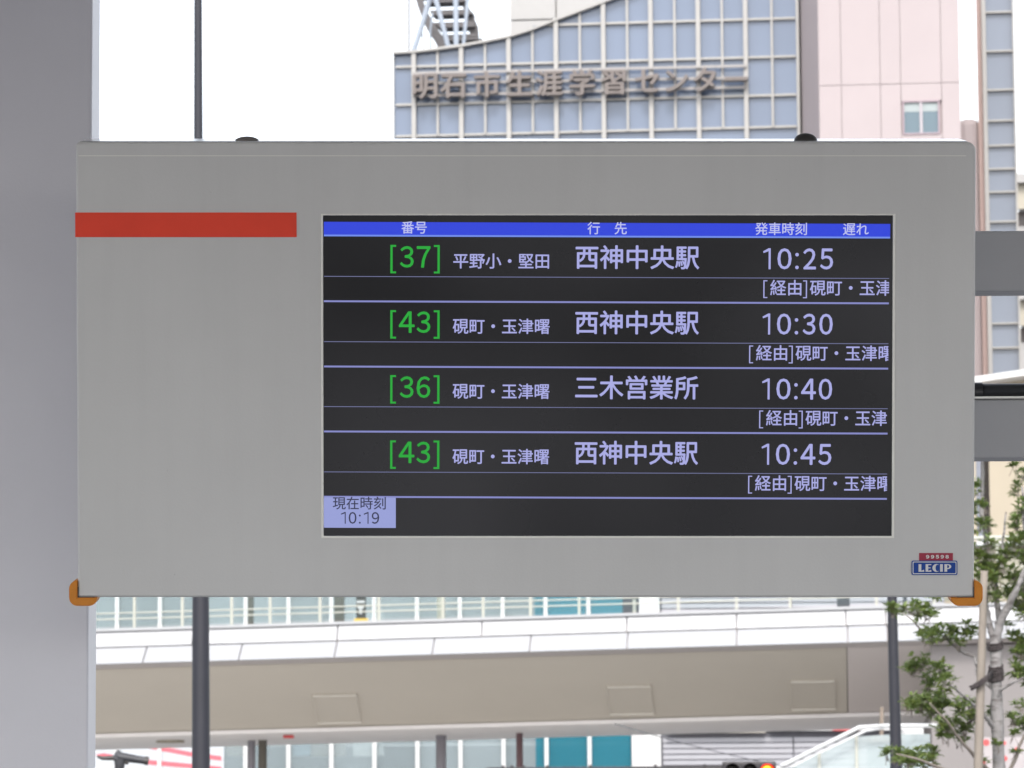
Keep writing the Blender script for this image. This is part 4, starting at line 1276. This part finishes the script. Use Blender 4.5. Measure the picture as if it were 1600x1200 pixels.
# 4-style digits are wider
def digits(name, s, spans, y0, y1, m, t, layer=2):
    bm = bmesh.new()
    for ch, (a, b) in zip(s, spans):
        if ch == ':':
            w_ = (b - a)
            for cy in (y0 + (y1 - y0) * 0.30, y1 - w_ / 2 - 0.2):
                vs_ = [bm.verts.new(CP((a + b) / 2 + w_ / 2 * math.cos(k * math.pi / 6), cy + w_ / 2 * math.sin(k * math.pi / 6), layer)) for k in range(12)]
                bm.faces.new(vs_)
            continue
        if ch == '1':
            sw_ = 3.2 if y1 - y0 > 25 else 1.6
            for n, q_ in enumerate(([(b + 0.6 - sw_, y0), (b + 0.6, y0), (b + 0.6, y1), (b + 0.6 - sw_, y1)], [(b + 0.6 - sw_, y0), (b + 0.6 - sw_, y0 + sw_ * 1.4), (a - 0.6, y0 + (y1 - y0) * 0.23), (a - 1.4, y0 + (y1 - y0) * 0.15)])):
                bm.faces.new([bm.verts.new(CP(p, q, layer + 0.02 * n)) for p, q in q_])
            continue
        if ch == '4': a -= 1.6; b += 1.6
        if ch == '0': a -= 0.3; b += 0.3
        fit(bm, FW[ch], a, b, y0, y1, t, layer)
    return bm
nums = ['37', '43', '36', '43']
small = ['平野小・堅田', '硯町・玉津曙', '硯町・玉津曙', '硯町・玉津曙']
dest = ['西神中央駅', '西神中央駅', '三木営業所', '西神中央駅']
times = ['10:25', '10:30', '10:40', '10:45']
via = [('硯町・玉津', 1193.5), ('硯町・玉津曙', 1172), ('硯町・玉津曙', 1188.5), ('硯町・玉津曙', 1172)]
for k, yc in enumerate(ROWS):
    bm = digits('n', nums[k], [(625, 646.5), (651.2, 672.8)], yc - 19.0, yc + 14.6, g_green, 0.5)
    bracket(bm, 610, 619, yc - 20.8, yc + 23.6, 3.5, True)
    bracket(bm, 678, 687.2, yc - 20.8, yc + 23.6, 3.5, False)
    obj('route_number', bm, g_green, screen)
    cjk('stop_names', small[k], 707.3, yc + 4.2, 25.5, g_lav, 0.28)
    cjk('destination', dest[k], 897.8, yc - 2.2, 39.2, g_lav, 0.55)
    obj('departure_time', digits('t', times[k], [(1194.0, 1204), (1215.5, 1237), (1243, 1248.6), (1255.5, 1275.5), (1281.8, 1302.2)], yc - 17.8, yc + 15.0, g_lav, 0.55), g_lav, screen)
    v, x = via[k]
    for bx0, lf_ in ((x, True), (x + 62, False)):
        bm = bmesh.new()
        bracket(bm, bx0, bx0 + 6.3, yc + 32.3, yc + 60, 1.8, lf_)
        obj('via_bracket', bm, g_lav, screen)
    cjk('via_text', '経由', x + 10.2, yc + 44.2, 26.0, g_lav, 0.24)
    cjk('via_text', v, x + 72.2, yc + 44.2, 25.8, g_lav, 0.24, clip=1390)
for s, x in (('番号', 626.7), ('行', 917.5), ('先', 959.5), ('発車時刻', 1179.5), ('遅れ', 1316.5)):
    cjk('column_heading', s, x, 355.2, 20.7, g_head, 0.22)
rect('clock_panel', 506, 619, 776, 824.5, g_box)
cjk('clock_caption', '現在時刻', 519.5, 786.3, 21.3, g_ink, 0.18)
obj('clock_time', digits('c', '10:19', [(534, 539.8), (545.3, 557), (561, 564), (569.8, 575.6), (581.2, 593)], 799.8, 818.2, g_ink, 0.25), g_ink, screen)

# red tape stripe wrapping the left edge
p0, p1 = S(116, 332), S(463.5, 370.5)
bm = bmesh.new()
t_ = 0.0006
prism(bm, [(xL - 0.0012, p1.z), (p1.x, p1.z), (p1.x, p0.z), (xL - 0.0012, p0.z)], -0.0012, -0.0003)
prism(bm, [(xL - 0.0016, p1.z), (xL - 0.0003, p1.z), (xL - 0.0003, p0.z), (xL - 0.0016, p0.z)], -0.0003, DEP * 0.8)
obj('red_stripe', bm, m_red, disp)
# corner bumpers
def bumper(side):
    ox = xR if side > 0 else xL
    th = 13.0 * pxm
    le = 37 * pxm if side > 0 else 31 * pxm
    hg = 27 * pxm
    P = [(-le + th, -th), (0, -th)]
    arc = [(th * 0.0 + th * math.cos(a) * 1.0, -th * 0.0 + th * math.sin(a)) for a in [R(-90 + 15 * i) for i in range(7)]]
    out = [(-le + th + th * math.cos(R(180 + 15 * k)), th * math.sin(R(180 + 15 * k))) for k in range(7)] + arc + [(th * math.cos(R(15 * k)), hg - th + th * math.sin(R(15 * k))) for k in range(7)] + [(0.0, 0.0)]
    # slightly fuller inner corner gap
    gp_ = 0.4 * pxm
    pts = [(ox + side * x + side * gp_, zBt + z - gp_) for x, z in out]
    bm = bmesh.new()
    prism(bm, pts, -0.004, 0.05)
    bmesh.ops.recalc_face_normals(bm, faces=bm.faces)
    es = [e for e in bm.edges if abs(e.verts[0].co.y + 0.004) < 1e-6 and abs(e.verts[1].co.y + 0.004) < 1e-6]
    bmesh.ops.bevel(bm, geom=es, offset=0.0018, segments=3, affect='EDGES')
    obj('corner_bumper', bm, m_orange, disp)
    obj('bumper_gap_shade', B(*(sorted((ox - side * 26 * pxm, ox + side * 0.3 * pxm))), -0.0008, 0.03, zBt - 0.9 * pxm, zBt + 0.5 * pxm), m_dark, disp)  # dark strips painting the shaded gap between bumper and housing
    obj('bumper_gap_shade', B(*(sorted((ox - side * 0.8 * pxm, ox + side * 0.9 * pxm))), -0.0006, 0.03, zBt + 0.5 * pxm, zBt + 16 * pxm), m_dark, disp)
bumper(1); bumper(-1)
# bolts on top
for px_, hw, hh in ((1261.5, 18.5, 12.5), (383.5, 19.0, 7.5)):
    p = S(px_, 221)
    prof = [(hw * pxm * math.cos(a), hh * pxm * math.sin(a)) for a in [R(x) for x in (0, 15, 30, 45, 60, 75, 88)]]
    lathe(bm := bmesh.new(), [(prof[0][0], -0.004)] + prof, (p.x, 0.04, zT + 0.0015), 20)
    obj('top_bolt', bm, m_dark if px_ > 800 else mat('worn_bolt', (0.20, 0.18, 0.17)), disp, smooth=True)
# makers plate
m_plate = mat('plate_blue', (0.02, 0.07, 0.33), spec=0.2, rough=0.35, var=0.05)
m_plater = mat('plate_red', (0.36, 0.02, 0.055), rough=0.4, var=0.05)
m_ink = mat('plate_silver', (0.72, 0.74, 0.75), rough=0.35, var=0.05)
def rr_pts(x0, x1, y0, y1, r, n=4):
    pts = []
    for cx, cy, a0 in ((x1 - r, y0 + r, -90), (x1 - r, y1 - r, 0), (x0 + r, y1 - r, 90), (x0 + r, y0 + r, 180)):
        for i in range(n + 1):
            a = R(a0 + 90 * i / n)
            pts.append((cx + r * math.cos(a), cy + r * math.sin(a)))
    return pts
def plate(name, pts, y0, y1, m, parent):
    P = [S(x, y) for x, y in pts]
    bm = bmesh.new()
    prism(bm, [(p.x, p.z) for p in P], y0, y1)
    return obj(name, bm, m, parent)
pl = plate('maker_plate', rr_pts(1424.3, 1495.8, 875.8, 898.4, 2.4), -0.0016, -0.0002, m_plate, disp)
bm = bmesh.new()
oo = [S(x, y) for x, y in rr_pts(1425.8, 1494.3, 877.3, 896.9, 1.8)]; ii = [S(x, y) for x, y in rr_pts(1427.1, 1493.0, 878.6, 895.6, 1.3)]
A = [bm.verts.new((p.x, -0.0019, p.z)) for p in oo]; Bq = [bm.verts.new((p.x, -0.0019, p.z)) for p in ii]
for i in range(len(A)): bm.faces.new((A[i], A[(i + 1) % len(A)], Bq[(i + 1) % len(A)], Bq[i]))
obj('plate_border', bm, m_ink, pl)
# lettering: heavy left strokes, thin remainder
def poly(bm, pts, off=0.0021):
    bm.faces.new([bm.verts.new((S(x, y).x, -off, S(x, y).z)) for x, y in pts])
def letters():
    bm = bmesh.new()
    t0, b0_ = 881.3, 893.2
    r_ = lambda a, b, c, d: poly(bm, [(a, c), (b, c), (b, d), (a, d)])
    r_(1435, 1439.4, t0, b0_); poly(bm, [(1439.4, b0_ - 1.6), (1443.6, b0_ - 3.2), (1444, b0_), (1439.4, b0_)])
    r_(1446, 1450.2, t0, b0_); r_(1450.2, 1455, t0, t0 + 1.5); r_(1450.2, 1453.8, 886.4, 887.8); poly(bm, [(1450.2, b0_ - 1.5), (1454.8, b0_ - 2.9), (1455.2, b0_), (1450.2, b0_)])
    cx, cy = 1463, 887.2
    L1 = [(cx + 6.4 * math.cos(R(a)), cy + 6.2 * math.sin(R(a))) for a in range(60, 301, 15)]
    L2 = [(cx + 1.6 + 3.0 * math.cos(R(a)), cy + 5.2 * math.sin(R(a))) for a in range(60, 301, 15)]
    for i in range(len(L1) - 1): poly(bm, [L1[i], L1[i + 1], L2[i + 1], L2[i]])
    r_(1468.6, 1473, t0, b0_)
    r_(1475.4, 1479.8, t0, b0_)
    cx, cy = 1480.8, t0 + 3.8
    L1 = [(cx + 5.4 * math.cos(R(a)), cy + 3.8 * math.sin(R(a))) for a in range(-90, 91, 15)]
    L2 = [(cx + 2.0 * math.cos(R(a)), cy + 2.3 * math.sin(R(a))) for a in range(-90, 91, 15)]
    for i in range(len(L1) - 1): poly(bm, [L1[i], L1[i + 1], L2[i + 1], L2[i]])
    r_(1479.8, 1481, t0, t0 + 1.5); r_(1479.8, 1481, t0 + 6.1, t0 + 7.6)
    return bm
obj('plate_lettering', letters(), m_ink, pl)
pr = plate('serial_plate', [(1436, 864), (1488.8, 864), (1488.8, 875.6), (1436, 875.6)], -0.0014, -0.0002, m_plater, disp)
bm = bmesh.new()
for i, ch in enumerate('99598'):
    vv, ff = glyph(FW[ch])
    ax, bx_ = min(v[0] for v in vv), max(v[0] for v in vv); ay, by = min(v[1] for v in vv), max(v[1] for v in vv)
    x0 = 1447 + i * 7.6
    for n, (ox, oy) in enumerate(bold(0.35)):
        vs_ = []
        for x, y in vv:
            p = S(x0 + (x - ax) / (bx_ - ax) * 4.6 + ox, 872.2 - (y - ay) / (by - ay) * 4.9 + oy)
            vs_.append(bm.verts.new((p.x, -0.0018 - n * 0.00001, p.z)))
        for q in ff:
            bm.faces.new([vs_[j] for j in q])
obj('serial_number', bm, m_ink, pr)
# brackets that carry the display on the beams
for xx in (-0.35, 0.35):
    for zz_ in (0.16, -0.11):
        obj('mounting_bracket', B(xx - 0.04, xx + 0.04, DEP + 0.001, DEP + 0.085, zz_ - 0.03, zz_ + 0.03), m_beam, disp)
